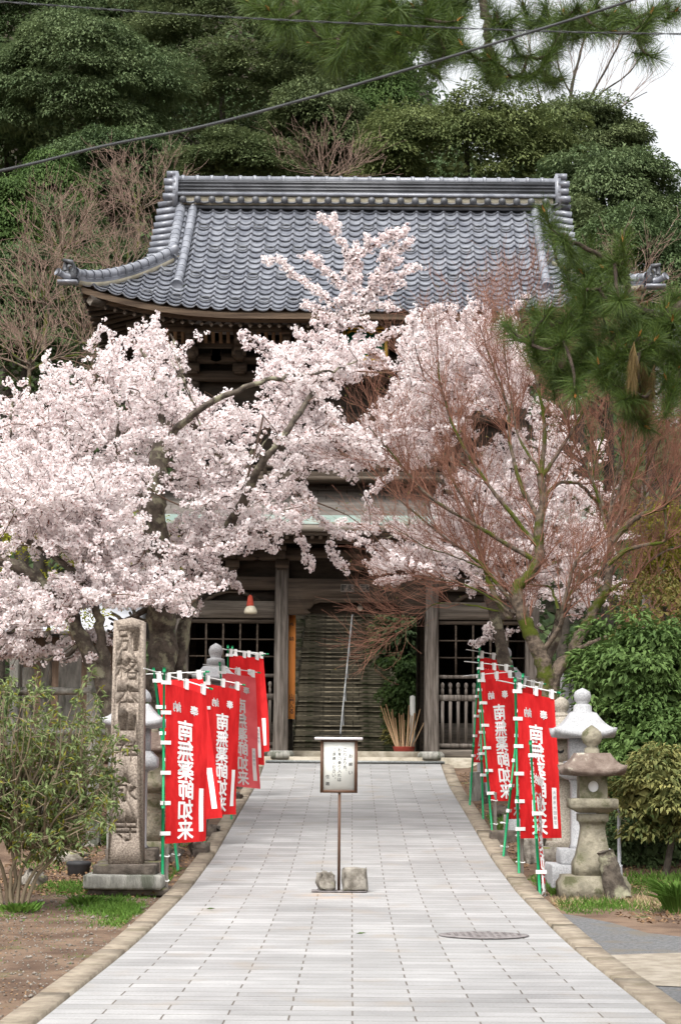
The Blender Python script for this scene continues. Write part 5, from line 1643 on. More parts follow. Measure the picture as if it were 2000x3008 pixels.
def cherry(label, limbs, Y, owner, seeds, spread, rng, manual=(), base=None, ymin=0):
    """limbs: [(pixel points, r0, r1, dY)]; boughs fill the part of the grid given by owner"""
    L3, Rr_ = [], []
    for pts, ra, rb in limbs:
        P = smooth_line(atl(pts, Y), 5)
        P[1:-1] += rng.normal(0, .012, P[1:-1].shape)
        L3.append(P); Rr_.append(np.linspace(ra, rb, len(P)))
    b0 = L3[0][0]
    t = thing('cherry_tree', label, 'cherry tree', (b0[0], b0[1], float(gz(b0[0], b0[1]))), 'blossoming cherry trees')
    q = MB()
    for P, r in zip(L3, Rr_):
        k = 1 + .12 * np.sin(np.arange(len(P)) * 1.7) * (r > .05)
        q.tube(P, r * k, 10)
    q.build('trunk', M['bark_cherry'], t, smooth=True)
    skel = np.concatenate(L3)
    pts_all = skel.copy()
    puffs, tw, twr = [], [], []
    # hand-laid boughs
    for pts, dY in manual:
        P = smooth_line(atl(pts, Y + dY), 6)
        P += rng.normal(0, .01, P.shape) + np.cumsum(rng.normal(0, .012, (len(P), 1)), 0) * np.array([0, 1, 0])
        tw.append(P); twr.append(np.linspace(.022, .005, len(P)))
        pts_all = np.vstack([pts_all, P])
        seg = np.linalg.norm(np.diff(P, axis=0), axis=1); cum = np.concatenate([[0], np.cumsum(seg)])
        n = int(cum[-1] / .0125)
        s = rng.uniform(.02, cum[-1], n)
        Q = np.stack([np.interp(s, cum, P[:, k]) for k in range(3)], 1)
        keep = rng.random(n) < .9
        puffs.append((Q + rng.normal(0, .034, Q.shape))[keep])
    # boughs from the density grid
    ii, jj = np.nonzero(grid_b)
    w = np.array([grid_b[i, j] ** 1.25 * owner((j + .5) * 40, (i + .5) * 40 + 680) for i, j in zip(ii, jj)])
    pick = rng.choice(len(ii), seeds, p=w / w.sum())
    starts = []
    for k in pick:
        x = (jj[k] + rng.uniform(0, 1)) * 40 * D; y = ((ii[k] + rng.uniform(0, 1)) * 40 + 680) * D
        if jj[k] == 0: x -= rng.uniform(0, 120)
        if dens(x, y) < rng.uniform(1, 7): continue
        starts.append(at(x, y, Y + rng.normal(0, spread)))
    starts = np.array(starts)
    dist = np.array([np.min(np.linalg.norm((skel - s) * np.array([1, .6, 1]), axis=1)) for s in starts])
    for s in starts[np.argsort(dist)]:
        dd = np.linalg.norm(pts_all - s, axis=1); k = int(np.argmin(dd)); a = pts_all[k]
        out = unit(s - a + 1e-6); 
        dirn = unit(out * np.array([.9, .5, .5]) + np.array([rng.normal(0, .5), rng.normal(0, .4), rng.normal(.16, .26)]))
        n = rng.integers(7, 16); P = [s]
        for _ in range(n):
            dirn = unit(dirn + rng.normal(0, .16, 3) + np.array([0, 0, .03]))
            p = P[-1] + dirn * .068
            u, v = project(p[None]);
            if dens(u[0], v[0]) < rng.uniform(1.2, 4.5): break
            P.append(p)
        P = np.array(P)
        if dd[k] < 2.6:
            mid = (a + s) / 2 + rng.normal(0, .05, 3) + np.array([0, 0, -.04 * dd[k]])
            c = np.vstack([a, mid, P]) if len(P) > 1 else np.vstack([a, mid, s])
            r0 = min(.005 + .007 * dd[k], .014); c = smooth_line(c + np.concatenate([[[0, 0, 0]], rng.normal(0, .02, (len(c) - 1, 3))]), 2)
            tw.append(c); twr.append(np.linspace(r0, .0035, len(c)))
            if dd[k] > .25:
                f = rng.uniform(.45, 1, int(dd[k] / .06))
                Q = a + (s - a) * f[:, None] + rng.normal(0, .05, (len(f), 3))
                u, v = project(Q) if len(Q) else (np.array([]), np.array([]))
                if len(Q): puffs.append(Q[dens(u, v) > rng.uniform(1.5, 5, len(Q))])
        pts_all = np.vstack([pts_all, P])
        reps = np.repeat(P, 2, 0)
        puffs.append((reps + rng.normal(0, .027, reps.shape))[rng.random(len(reps)) < .9])
    # ragged shoots at the rim of the crown
    for s in starts[rng.permutation(len(starts))]:
        if len(tw) > 40000: break
        u, v = project(s[None]); u, v = u[0], v[0]
        if dens(u, v) < 1.5 or dens(u + rng.normal(0, 15), v - 75) > 1.2 or v > 1500 or rng.random() > .8: continue
        dirn = unit(np.array([rng.normal(0, .5), rng.normal(0, .4), .75])); P = [s]
        for _ in range(rng.integers(3, 8)):
            dirn = unit(dirn + rng.normal(0, .1, 3)); P.append(P[-1] + dirn * .075)
        P = np.array(P); tw.append(P); twr.append(np.linspace(.009, .003, len(P)))
        reps = np.repeat(P, 3, 0)[: -2]; puffs.append(reps + rng.normal(0, .03, reps.shape))
    Pf = np.concatenate(puffs)
    V, F, C, nrm = flowers(Pf, rng)
    q = MB(); q.add(V, F); q.build('blossom', M['blossom'], t)
    sel = rng.random(len(C)) < .30
    Pc = C[sel]; n = len(Pc)
    V, F = leaves(Pc - nrm[sel] * .012 + rng.normal(0, .008, (n, 3)), rand_dir(n, rng), rand_dir(n, rng), .024, .012)
    q = MB(); q.add(V, F); q.build('flower_stem', M['calyx'], t)
    q = MB(); V, F = tubes(tw, twr, 5); q.add(V, F); q.build('branch', M['twig_cherry'], t)
    print(label[:30], 'puffs', len(Pf), 'boughs', len(starts))
    return t


Zc = lambda pts: [(700 + x / 2.613, 580 + y / 2.613) for x, y in pts]
man_c = [Zc(p) for p in (
    [(700, 1290), (735, 1100), (790, 930), (820, 780), (830, 700), (850, 540), (830, 450), (800, 370), (740, 260), (690, 190), (630, 150)],
    [(740, 260), (745, 190), (735, 130)], [(850, 540), (930, 430), (1040, 370), (1130, 300), (1210, 290), (1295, 230)], [(1000, 390), (990, 290)],
    [(920, 740), (905, 600), (950, 480)], [(950, 780), (1050, 620), (1110, 520), (1190, 380), (1210, 230)], [(1110, 520), (1120, 400)], [(1180, 400), (1250, 390), (1310, 320)],
    [(810, 900), (950, 800), (1080, 650), (1160, 560), (1250, 440)], [(1100, 640), (1200, 600), (1290, 560), (1390, 520)], [(960, 790), (1060, 740), (1150, 700), (1270, 670)],
    [(820, 900), (960, 840), (1080, 820), (1200, 855)], [(830, 700), (740, 620), (650, 540), (560, 460), (490, 440)], [(740, 850), (680, 770), (600, 715), (520, 650), (400, 570), (320, 490), (210, 480)],
    [(760, 960), (680, 900), (590, 840), (500, 805)], [(760, 990), (690, 950), (640, 890)], [(730, 1210), (560, 1160), (430, 1155), (300, 1160), (180, 1120), (100, 1080), (40, 1050)],
    [(700, 1260), (500, 1240), (330, 1230), (180, 1180), (50, 1140)], [(730, 1080), (600, 1080), (480, 1060), (430, 990)], [(650, 990), (570, 970)],
    [(790, 1000), (860, 970), (940, 950), (1040, 1000)], [(830, 1200), (1000, 1130), (1150, 1060), (1250, 1030), (1400, 960), (1480, 910), (1545, 830)], [(720, 1230), (880, 1200), (1010, 1170), (1060, 1120)],
    [(1000, 1190), (1080, 1210), (1140, 1250)], [(730, 1290), (950, 1290), (1150, 1300), (1320, 1310)], [(800, 760), (870, 790), (930, 780)], [(760, 820), (800, 780)], [(790, 560), (880, 610), (860, 700)], [(850, 470), (910, 400), (890, 370)])]
man = [(p, 1.2) for p in man_c]
# hanging sprigs in front of the skirt roof
man += [(p, 1.5) for p in ([(880, 1560), (900, 1620), (915, 1670)], [(960, 1595), (985, 1640), (1015, 1672)], [(860, 1480), (900, 1500), (950, 1530), (985, 1565), (1010, 1580)],
                           [(640, 1720), (670, 1690), (690, 1715), (705, 1730)], [(560, 1730), (580, 1770), (570, 1800)], [(870, 1425), (890, 1440), (905, 1460)], [(860, 1520), (880, 1545)])]
ra = np.random.default_rng(11)
cherry('large blooming cherry left of the gate, its tall spiky shoot rising over the roof', [
    ([(470, 2260), (478, 2100), (478, 1960), (476, 1830), (468, 1720, -.3), (462, 1620, -.6), (452, 1500, -.9), (462, 1390, -.9), (484, 1290, -.6)], .25, .14),
    ([(525, 2230), (520, 2080, .3), (530, 1930, .3), (552, 1800, .4), (590, 1720, .6), (650, 1590, 0), (713, 1480, -.8), (745, 1400, -1.2), (816, 1302, -1.4), (896, 1186, -1), (970, 1070, .6)], .125, .03),
    ([(484, 1290, -.6), (530, 1250, -1.7), (600, 1195, -2.2), (700, 1145, -2.4), (800, 1112, -2.2), (900, 1100, -1.8), (980, 1088, -1.2), (1050, 1060, -.8)], .06, .009),
    ([(484, 1290), (470, 1200), (440, 1080), (400, 1000)], .07, .02), ([(484, 1300), (520, 1150), (530, 1060), (500, 980)], .05, .015),
    ([(462, 1520), (390, 1430), (350, 1330), (345, 1230), (300, 1110)], .07, .02), ([(462, 1600), (380, 1560), (290, 1470), (250, 1340)], .06, .02),
    ([(470, 1760), (380, 1820), (330, 1800)], .06, .02), ([(552, 1800, .4), (500, 1820), (440, 1830), (390, 1810)], .05, .015),
    ([(345, 1390, -.8), (340, 1300, -1.1), (350, 1220, -1.2), (330, 1150, -1.2)], .025, .010), ([(345, 1300, -1.1), (390, 1250, -1.2), (430, 1225, -1.2)], .014, .006), ([(375, 1560, -.8), (390, 1640, -.9), (375, 1500, -1)], .022, .012),
    ([(40, 1180, -1), (30, 1260, -1), (40, 1310, -.9)], .02, .015), ([(150, 1420, -1), (160, 1350, -1.1), (200, 1270, -1.1)], .018, .008), ([(590, 1250, -1.2), (560, 1150, -1.4), (520, 1060, -1.4), (500, 1010, -1.3)], .014, .005), ([(580, 1230, -1.2), (545, 1130, -1.4), (490, 1040, -1.3)], .013, .005),
    ([(735, 1450, -.5), (730, 1380, -.6), (760, 1330, -.6), (790, 1280, -.5)], .022, .008), ([(728, 1400, -.6), (690, 1380, -.6), (650, 1360, -.6)], .014, .006),
    ([(650, 1590, 1), (700, 1500, .5), (690, 1400, .3), (640, 1310), (560, 1260)], .04, .012), ([(735, 1420, 1.2), (735, 1340, 1), (770, 1250, .8)], .045, .012)],
    32.0, lambda x, y: (x < 560) * (1 - .7 * (x < 230) * (y > 1150)) + (x >= 560) * (x < 960) * (y < 1350) * .95, 900, 1.05, ra, man)
cherry('low spreading cherry at the far left edge with a lichen covered leaning trunk', [
    ([(345, 2230), (330, 2090), (300, 1990), (240, 1880), (200, 1800), (110, 1700), (0, 1640), (-90, 1590)], .14, .07),
    ([(330, 2060), (300, 1900), (285, 1800), (230, 1700), (170, 1640), (80, 1590)], .08, .035), ([(200, 1800), (100, 1830), (20, 1860)], .05, .02), ([(240, 1880), (190, 1930), (100, 1940)], .04, .012)],
    29.2, lambda x, y: (x < 250) * (y > 1130) * 1.0 + (x < 460) * (x > 240) * (y > 1340), 520, .7, np.random.default_rng(12),
    [([(330, 1880), (250, 1870), (170, 1900), (100, 1920)], .2), ([(320, 1930), (250, 1920), (180, 1940)], .1), ([(90, 1950), (60, 1900), (30, 1870)], .1), ([(200, 1800), (260, 1770), (320, 1760)], .2)])
cherry('cherry in bloom right of the gate, seen through the bare reddish maple', [
    ([(1500, 2200), (1500, 2050), (1470, 1900), (1440, 1760), (1424, 1660), (1400, 1540), (1380, 1400), (1360, 1260), (1330, 1120)], .14, .03),
    ([(1560, 2200), (1590, 2000), (1640, 1830), (1690, 1700), (1760, 1600), (1850, 1500)], .12, .04), ([(1640, 1830), (1650, 1700), (1630, 1560), (1600, 1400), (1560, 1250)], .07, .02),
    ([(1424, 1660), (1330, 1600), (1220, 1570), (1120, 1580)], .05, .015), ([(1400, 1540), (1300, 1420), (1200, 1330), (1120, 1290)], .05, .014), ([(1380, 1400), (1250, 1200), (1180, 1060)], .04, .012),
    ([(1470, 1900), (1440, 1870), (1400, 1880)], .03, .01)],
    36.5, lambda x, y: (x >= 860) * ((x >= 940) | (y > 1100)) * 1.0 * (1 - .45 * (x > 1040) * (y > 1000)), 1150, 1.1, np.random.default_rng(13),
    [([(1480, 1880), (1440, 1870), (1410, 1885), (1385, 1895)], 0), ([(1500, 1860), (1460, 1845), (1420, 1850)], 0), ([(1240, 1690), (1180, 1700), (1110, 1710)], 0), ([(1230, 1640), (1150, 1650), (1090, 1655)], .2),
     ([(1120, 1560), (1050, 1545), (985, 1530)], 0), ([(1150, 1600), (1080, 1600), (1010, 1570)], 0), ([(1160, 1380), (1120, 1420), (1085, 1450)], 0)])


# ---------------------------------------------------------------- bare trees
def bare(name, label, limbs, Y, levels, rng, barkm, twigm, fan=(.55, .75), up_=.12, twig_r=.003, cat='bare tree', group=None, seglen=.5, ratio=.62, sub=None, tipleaf=None, base=None, smoothb=True, kd=4, start=.3):
    L3, Rs = [], []
    for pts, a_, b_ in limbs:
        P = smooth_line(atl(pts, Y), 5); L3.append(P); Rs.append(np.linspace(a_, b_, len(P)))
    b0 = L3[0][0]
    t = thing(name, label, cat, (b0[0], b0[1], min(b0[2], float(gz(b0[0], b0[1])))), group)
    q = MB()
    for P, r in zip(L3, Rs):
        q.tube(P + rng.normal(0, .006, P.shape), r * (1 + .1 * np.sin(np.arange(len(P)) * 2.1)), 9)
    q.build('trunk', barkm, t, smooth=True)
    cur = [(P, r) for P, r in zip(L3, Rs)]
    tw, twr = [], []
    tips = []
    for lv in range(levels):
        nxt = []
        for P, r in cur:
            seg = np.linalg.norm(np.diff(P, axis=0), axis=1).sum()
            n = max(2, int(seg / (sub[lv] if sub else .16)))
            for _ in range(n):
                f = rng.uniform(start, 1) if lv == 0 else rng.uniform(.12, 1)
                k = min(int(f * (len(P) - 1)), len(P) - 2)
                a = P[k] + (P[k + 1] - P[k]) * rng.random()
                if r[k] > .11: continue
                T = unit(P[k + 1] - P[k])
                d = unit(T * fan[0] + rand_dir(1, rng)[0] * np.array([1, .8, 1]) * fan[1] + np.array([0, 0, up_]))
                L = seglen * ratio ** lv * rng.uniform(.6, 1.35)
                pts = [a]
                for s in range(kd):
                    d = unit(d + rng.normal(0, .13, 3) + np.array([0, 0, up_ * .4])); pts.append(pts[-1] + d * L / kd)
                rr = np.linspace(max(min(r[k] * .55, .012 * ratio ** (lv * .9)), twig_r), max(twig_r * .7, .0015), kd + 1)
                nxt.append((np.array(pts), rr))
        tw += [p for p, _ in nxt]; twr += [r for _, r in nxt]
        cur = nxt
    tips = np.array([p[-1] for p, _ in cur])
    V, F = tubes(tw, twr, 4)
    q = MB(); q.add(V, F); q.build('crown', twigm, t)
    if tipleaf:
        mt_, frac, sz = tipleaf
        T_ = tips[rng.random(len(tips)) < frac]
        V, F = leaves(np.repeat(T_, 2, 0), rand_dir(2 * len(T_), rng), rand_dir(2 * len(T_), rng), sz, sz * .5)
        q = MB(); q.add(V, F); q.build('new_leaves', mt_, t)
    print(label[:30], 'twigs', len(tw))
    return t


Z6 = lambda pts: [(1560 + x / 3.37, 1400 + y / 3.37) for x, y in pts]
ml = [([(1612, 2330), (1612, 2150), (1608, 2050), (1605, 2000), (1592, 1933), (1558, 1855), (1530, 1806), (1528, 1740), (1542, 1685), (1567, 1633), (1587, 1544), (1593, 1468), (1590, 1391)], .20, .065),
      ([(1612, 2060), (1634, 1964), (1679, 1920), (1702, 1875), (1726, 1830), (1750, 1786), (1774, 1741), (1783, 1697), (1785, 1652), (1791, 1593), (1794, 1548), (1788, 1513), (1768, 1483)], .15, .03),
      ([(1797, 1590), (1842, 1542), (1872, 1513), (1895, 1510), (1943, 1498), (1984, 1453), (2060, 1380)], .07, .015),
      ([(1785, 1660), (1850, 1614), (1900, 1605), (1943, 1587), (1955, 1566), (1952, 1498), (1960, 1420), (1985, 1330)], .045, .012),
      ([(1790, 1735), (1827, 1711), (1857, 1700), (1880, 1679), (1928, 1637), (2000, 1590), (2100, 1540)], .04, .012),
      ([(1685, 1910), (1738, 1880), (1812, 1860), (1857, 1830), (1931, 1810), (2000, 1770), (2100, 1730)], .05, .012),
      ([(1672, 1945), (1750, 1940), (1827, 1916), (1916, 1928), (2010, 1880), (2100, 1850)], .04, .012),
      ([(1505, 1795), (1485, 1800), (1440, 1730), (1421, 1678), (1408, 1600), (1370, 1500), (1330, 1400), (1310, 1300)], .075, .012),
      ([(1530, 1800), (1470, 1720), (1400, 1650), (1300, 1570), (1180, 1470), (1110, 1390)], .045, .008), ([(1560, 1640), (1480, 1590), (1380, 1530), (1270, 1460), (1170, 1370), (1080, 1250)], .05, .008),
      ([(1575, 1600), (1490, 1490), (1410, 1390), (1340, 1270), (1300, 1130), (1280, 1000)], .05, .008), ([(1587, 1530), (1530, 1420), (1490, 1300), (1480, 1200), (1450, 1070), (1405, 960)], .05, .008),
      ([(1590, 1391), (1600, 1260), (1570, 1120), (1540, 980), (1530, 900)], .05, .008), ([(1590, 1400), (1660, 1300), (1720, 1180), (1740, 1060)], .045, .008), ([(1590, 1470), (1640, 1430), (1700, 1420), (1740, 1460), (1780, 1510)], .04, .02),
      ([(1768, 1483), (1740, 1400), (1760, 1290), (1800, 1170)], .03, .008), ([(1785, 1600), (1830, 1480), (1880, 1350), (1960, 1220), (2020, 1150)], .03, .007), ([(1780, 1560), (1750, 1430), (1680, 1290), (1640, 1160)], .03, .007), ([(1842, 1542), (1900, 1430), (1990, 1330)], .025, .007),
      ([(1790, 1500), (1820, 1340), (1850, 1200), (1840, 1100)], .028, .007), ([(1590, 1391), (1540, 1280), (1500, 1150), (1480, 1010)], .03, .007), ([(1895, 1510), (1960, 1400), (2040, 1300)], .022, .006), ([(1788, 1513), (1830, 1400), (1860, 1280), (1900, 1180)], .03, .008), ([(1895, 1510), (1890, 1400), (1930, 1280), (1950, 1180)], .03, .008),
      ([(1640, 1790), (1600, 1730), (1560, 1720)], .03, .01), ([(1655, 1780), (1700, 1730), (1760, 1680)], .03, .015), ([(1590, 1920), (1640, 1840), (1660, 1780), (1690, 1660), (1740, 1610)], .06, .02),
      ([(1540, 1810), (1450, 1790), (1360, 1770), (1280, 1780), (1230, 1830)], .025, .005), ([(1500, 1800), (1400, 1740), (1300, 1700), (1200, 1690)], .025, .005), ([(1420, 1670), (1350, 1640), (1250, 1600), (1150, 1550)], .02, .005)]
rngm = np.random.default_rng(21)
ml = [([(p[0] + (rngm.normal(0, 7) if i else 0), p[1] + (rngm.normal(0, 5) if i else 0), .45 * math.sin(k * 1.9) * (i / max(1, len(pts) - 1)) * 1.6) for i, p in enumerate(pts)], a_ * .74, b_ * .8) for k, (pts, a_, b_) in enumerate(ml)]
bare('bare_maple_tree', 'bare maple with mossy forked trunk and a haze of red brown twigs, right of path', ml, 31.0, 3, rngm, M['bark_maple'], M['twig_red'],
     fan=(.85, .55), up_=.12, twig_r=.0019, cat='maple tree', seglen=.85, ratio=.62, sub=[.15, .12, .105], tipleaf=(M['leaf_rust'], .05, .035))

brown = 'bare brown trees on the hillside'
def fanlimbs(x, y, w, h, Y, rng, n=9, r=.07):
    """trunk foot at (x, y + h), limbs fanning out over a crown w x h px"""
    L = [([(x, y + h * 1.5), (x + rng.normal(0, 8), y + h), (x + rng.normal(0, 8), y + h * .7)], r, r * .6)]
    for k in range(n):
        a = (k + .5) / n * 2 - 1 + rng.normal(0, .1)
        ex, ey = x + a * w * .5, y + h * .12 + abs(a) ** 1.6 * h * .38 + rng.uniform(-.05, .12) * h
        mx_, my = x + a * w * .2, y + h * .55 + abs(a) * h * .1
        dz = rng.uniform(-1, 1) * 1.2
        L.append(([(x + rng.normal(0, 4), y + h * (.72 + rng.uniform(-.05, .1))), (mx_, my, dz * .5), (ex, ey, dz)], r * .42, .009))
    return L
for k, (x, y, w, h, Y, lb) in enumerate([(185, 600, 300, 190, 58, 'broad bare brown tree left of the roof, wide fan crown'), (410, 505, 210, 150, 64, 'reddish bare tree touching the left end of the roof ridge'),
                                        (370, 640, 330, 220, 57, 'tangled bare brown tree just left of the tiled slope'), (130, 760, 250, 180, 56, 'low bare brown tree at the far left below the wide fan crown'),
                                        (90, 900, 420, 230, 52, 'brown thicket of bare branches above the left blossom'), (965, 462, 190, 80, 66, 'bare brown treetop showing behind the middle of the roof ridge'),
                                        (270, 860, 260, 220, 53, 'bare brown tree close behind the left eave corner'), (1850, 800, 230, 140, 58, 'sparse bare tree behind the right eave corner')]):
    rg = np.random.default_rng(60 + k)
    bare('bare_brown_tree', lb, fanlimbs(x, y, w, h, Y, rg), Y, 3, rg, M['bark_maple'], M['twig_brown'], fan=(.7, .6), up_=.16, twig_r=.0052, cat='bare tree', group=brown,
         seglen=1.15, ratio=.62, sub=[.3, .32, .27], kd=3)
rg = np.random.default_rng(90)
bare('bare_tall_tree', 'thin leafless tree standing against the white sky at upper right', [([(1672, 560), (1668, 380), (1680, 250), (1700, 170), (1722, 80), (1735, -20)], .10, .03), ([(1672, 420), (1720, 310), (1780, 200), (1820, 120), (1850, 40)], .07, .02),
     ([(1700, 340), (1770, 270), (1850, 210), (1900, 130)], .05, .02), ([(1660, 460), (1600, 330), (1570, 220), (1550, 120)], .06, .02), ([(1740, 400), (1830, 310), (1900, 270)], .05, .015), ([(1690, 300), (1640, 200), (1630, 100)], .05, .02)], 92, 2, rg, M['bark_dark'], M['twig_brown'],
     fan=(.85, .35), up_=.2, twig_r=.009, cat='bare tree', seglen=2.6, ratio=.6, sub=[.75, .8], kd=4)


# ---------------------------------------------------------------- evergreens on the hill
def crown_mesh(c, rx, ry, rz, rng, ncl, rc, per, ll, flat=.6, droop=.35, zlo=-.55, back=.55, cone=False, core=True):
    d = rand_dir(ncl * 4, rng)
    d = d[(d[:, 2] > zlo) & (d[:, 1] < back)][:ncl]
    n = len(d)
    lump = 1 + .16 * np.sin(3 * np.arctan2(d[:, 0], d[:, 1]) + rng.uniform(0, 6)) * np.cos(2.5 * d[:, 2] + rng.uniform(0, 6)) + rng.normal(0, .07, n)
    rad = lump * rng.uniform(.72, 1.0, n)
    if cone:
        hgt = (d[:, 2] + 1) / 2
        k = (1 - hgt * .85)
        P = c + np.stack([d[:, 0] * rx * rad * k * 1.3, d[:, 1] * ry * rad * k * 1.3, (hgt * 2 - 1) * rz], 1)
    else:
        P = c + d * np.array([rx, ry, rz]) * rad[:, None]
    size = rc * rng.uniform(.6, 1.35, n)
    # leaves on the upper side of every clump
    m = per
    e = rand_dir(n * m, rng); e[:, 2] = np.abs(e[:, 2]) * 1.0 - .18
    e = unit(e)
    base = np.repeat(P, m, 0) + e * np.repeat(size, m)[:, None] * np.array([1, 1, flat]) * rng.uniform(.75, 1.05, n * m)[:, None]
    outw = unit(np.repeat(unit(d * np.array([1, 1, .6])), m, 0) * .35 + e)
    D_ = unit(outw * np.array([1, 1, .5]) + rand_dir(n * m, rng) * .55 + np.array([0, 0, -droop]))
    N_ = unit(outw + np.array([0, 0, .8]) + rand_dir(n * m, rng) * .35)
    L = ll * rng.uniform(.65, 1.3, n * m)
    V, F = leaves(base, D_, N_, L, L * .42)
    Vs, Fs = [V], [F]
    if core:                                       # shaded inner foliage, larger and sparser
        k = int(ncl * 14)
        e = rand_dir(k, rng)
        if cone:
            hh = rng.uniform(0, 1, k); kk = 1 - hh * .85
            Q = c + np.stack([e[:, 0] * rx * .95 * kk, e[:, 1] * ry * .95 * kk, (hh * 2 - 1) * rz * .96], 1)
        else:
            Q = c + e * np.array([rx, ry, rz]) * rng.uniform(.55, .8, k)[:, None]
        V, F2 = leaves(Q, rand_dir(k, rng), unit(e + np.array([0, 0, .3])), ll * 1.7, ll * .9)
        Vs.append(V); Fs.append(F2 + len(Vs[0]))
    return np.concatenate(Vs), np.concatenate(Fs)


def evergreen(name, label, cx_px, cy_px, rx_px, ry_px, Y, m, rng, ncl, rc=.95, per=60, ll=.27, group='evergreen trees on the hillside', cone=False, trunk=True, flat=.6, droop=.35, cat='tree', depth=None, zlo=-.55, back=.55, trunk_r=.22, foot=None, core=True):
    c = at(cx_px, cy_px, Y); k = Y / FPX
    rx, rz = rx_px * k, ry_px * k
    gzc = float(gz(c[0], Y))
    t = thing(name, label, cat, (c[0], Y, gzc), group)
    V, F = crown_mesh(c, rx, depth or rx * .8, rz, rng, ncl, rc, per, ll, flat, droop, zlo, back, cone, core)
    V[:, 2] = np.maximum(V[:, 2], gzc - .2)
    q = MB(); q.add(V, F); q.build('crown', m, t)
    if trunk:
        q = MB(); top = c[2] + rz * .3
        P = smooth_line([[c[0], Y, gzc - .3], [c[0] + .15, Y, (gzc + top) / 2], [c[0], Y, top]], 4)
        q.tube(P, np.linspace(trunk_r, trunk_r * .4, len(P)), 8)
        for s in range(5):
            a = rng.uniform(0, 6.28); p = P[int(len(P) * .5)] + np.array([0, 0, s * .1 * rz])
            q.tube([p, p + np.array([math.cos(a) * rx * .35, math.sin(a) * rx * .3, rz * .25]), p + np.array([math.cos(a) * rx * .7, math.sin(a) * rx * .5, rz * .35])], [trunk_r * .35, trunk_r * .22, .03], 6)
        q.build('trunk', M['bark_dark'], t, smooth=True)
    return t


def rg_(k):
    return np.random.default_rng(200 + k)
ev = [  # label, cx, cy, rx, ry, Y, material, clumps, rc, kind
    ('big rounded grey green broadleaf tree at the upper left', 235, 300, 285, 250, 80, 'leaf_grey', 330, .85, 0),
    ('huge dark broadleaf tree with cloud-like layers, above the left of the roof', 650, 210, 350, 300, 88, 'leaf_olive', 420, 1.0, 1),
    ('small round evergreen just above the left part of the roof ridge', 705, 505, 165, 95, 67, 'leaf_olive', 150, .6, 1),
    ('bright green drooping cedar behind the middle of the roof, upper centre', 1120, 330, 120, 190, 92, 'leaf_cedar', 120, .8, 2),
    ('large yellowish green broadleaf tree above the right part of the roof', 1370, 480, 320, 185, 75, 'leaf_yellow', 330, .75, 0),
    ('broad dark evergreen filling the right of the hillside below the skyline', 1770, 655, 235, 210, 70, 'leaf_grey', 300, .75, 0),
    ('dark evergreen forming the right skyline against the white sky', 1690, 430, 190, 112, 85, 'leaf_olive', 220, .8, 0),
    ('shaded evergreen behind the pine at the right edge', 1890, 860, 240, 210, 64, 'leaf_dark', 220, .7, 0),
    ('bright green cedar at the left between dark trees', 145, 570, 110, 110, 73, 'leaf_cedar', 120, .6, 2),
    ('tall cedar on the left edge below the bright one', 20, 800, 120, 260, 61, 'leaf_cedar', 190, .55, 2),
    ('second cedar low on the left edge behind the bare branches', 70, 960, 150, 220, 59, 'leaf_dark', 170, .6, 2),
    ('dark evergreen in the top left corner', 60, 60, 200, 170, 97, 'leaf_dark', 170, 1.0, 0),
    ('dark narrow evergreen at the top left beside a gap of sky', 330, 60, 150, 160, 99, 'leaf_dark', 130, 1.0, 0),
    ('dark broadleaf tree left of the small round one, above the bare trees', 330, 540, 200, 150, 76, 'leaf_dark', 200, .75, 0),
    ('dark green tree behind the overhanging pine at the top centre', 1010, 190, 210, 180, 99, 'leaf_dark', 200, 1.0, 0),
    ('mid green tree between the cedar and the layered tree', 930, 400, 140, 130, 80, 'leaf_olive', 140, .8, 0),
    ('dark tree low behind the left eave and the bare branches', 300, 900, 240, 190, 66, 'leaf_dark', 190, .7, 0),
    ('evergreen top behind the ridge between the small round tree and the yellowish one', 1010, 500, 190, 110, 82, 'leaf_grey', 140, .65, 0),
    ('olive tree low behind the right eave and the pine', 1640, 800, 170, 190, 66, 'leaf_olive', 160, .7, 0),
    ('dark evergreen on the far left behind the rounded grey green tree', 20, 420, 170, 170, 84, 'leaf_dark', 150, .9, 0),
    ('dark unseen evergreen added to shade the left side of the staircase behind the gate', 760, 1000, 300, 260, 68, 'leaf_dark', 200, .9, 0),  # hidden behind the gate, put in to shade the stairs
    ('dark unseen evergreen added to shade the right side of the staircase behind the gate', 1420, 1000, 280, 260, 69, 'leaf_dark', 200, .9, 0),  # its unseen pair, added for the same stair shade
    ('dark tree deep in the gap below the yellowish tree', 1380, 640, 300, 150, 82, 'leaf_dark', 170, .9, 0),
    ('dark tree far up the slope behind the layered tree', 560, 420, 260, 170, 100, 'leaf_dark', 150, 1.0, 0),
    ('dark evergreen at the left edge behind the two cedars', 130, 760, 190, 160, 71, 'leaf_dark', 160, .8, 0),
]
for k, (lb, x, y, rx, ry, Y, m, n, rc, kd) in enumerate(ev):
    evergreen(('cedar_tree' if kd == 2 else 'broadleaf_tree'), lb, x, y, rx, ry, Y, M[m], rg_(k), int(n * (.36 if kd != 2 else .6)), rc * 1.08, 400 if kd != 2 else 190, (.14 if kd == 2 else .165) * (Y / 80) ** .5,
              cone=(kd == 2), flat=(.42 if kd == 1 else .62), droop=(.9 if kd == 2 else .45 if kd == 0 else .1), cat='tree')
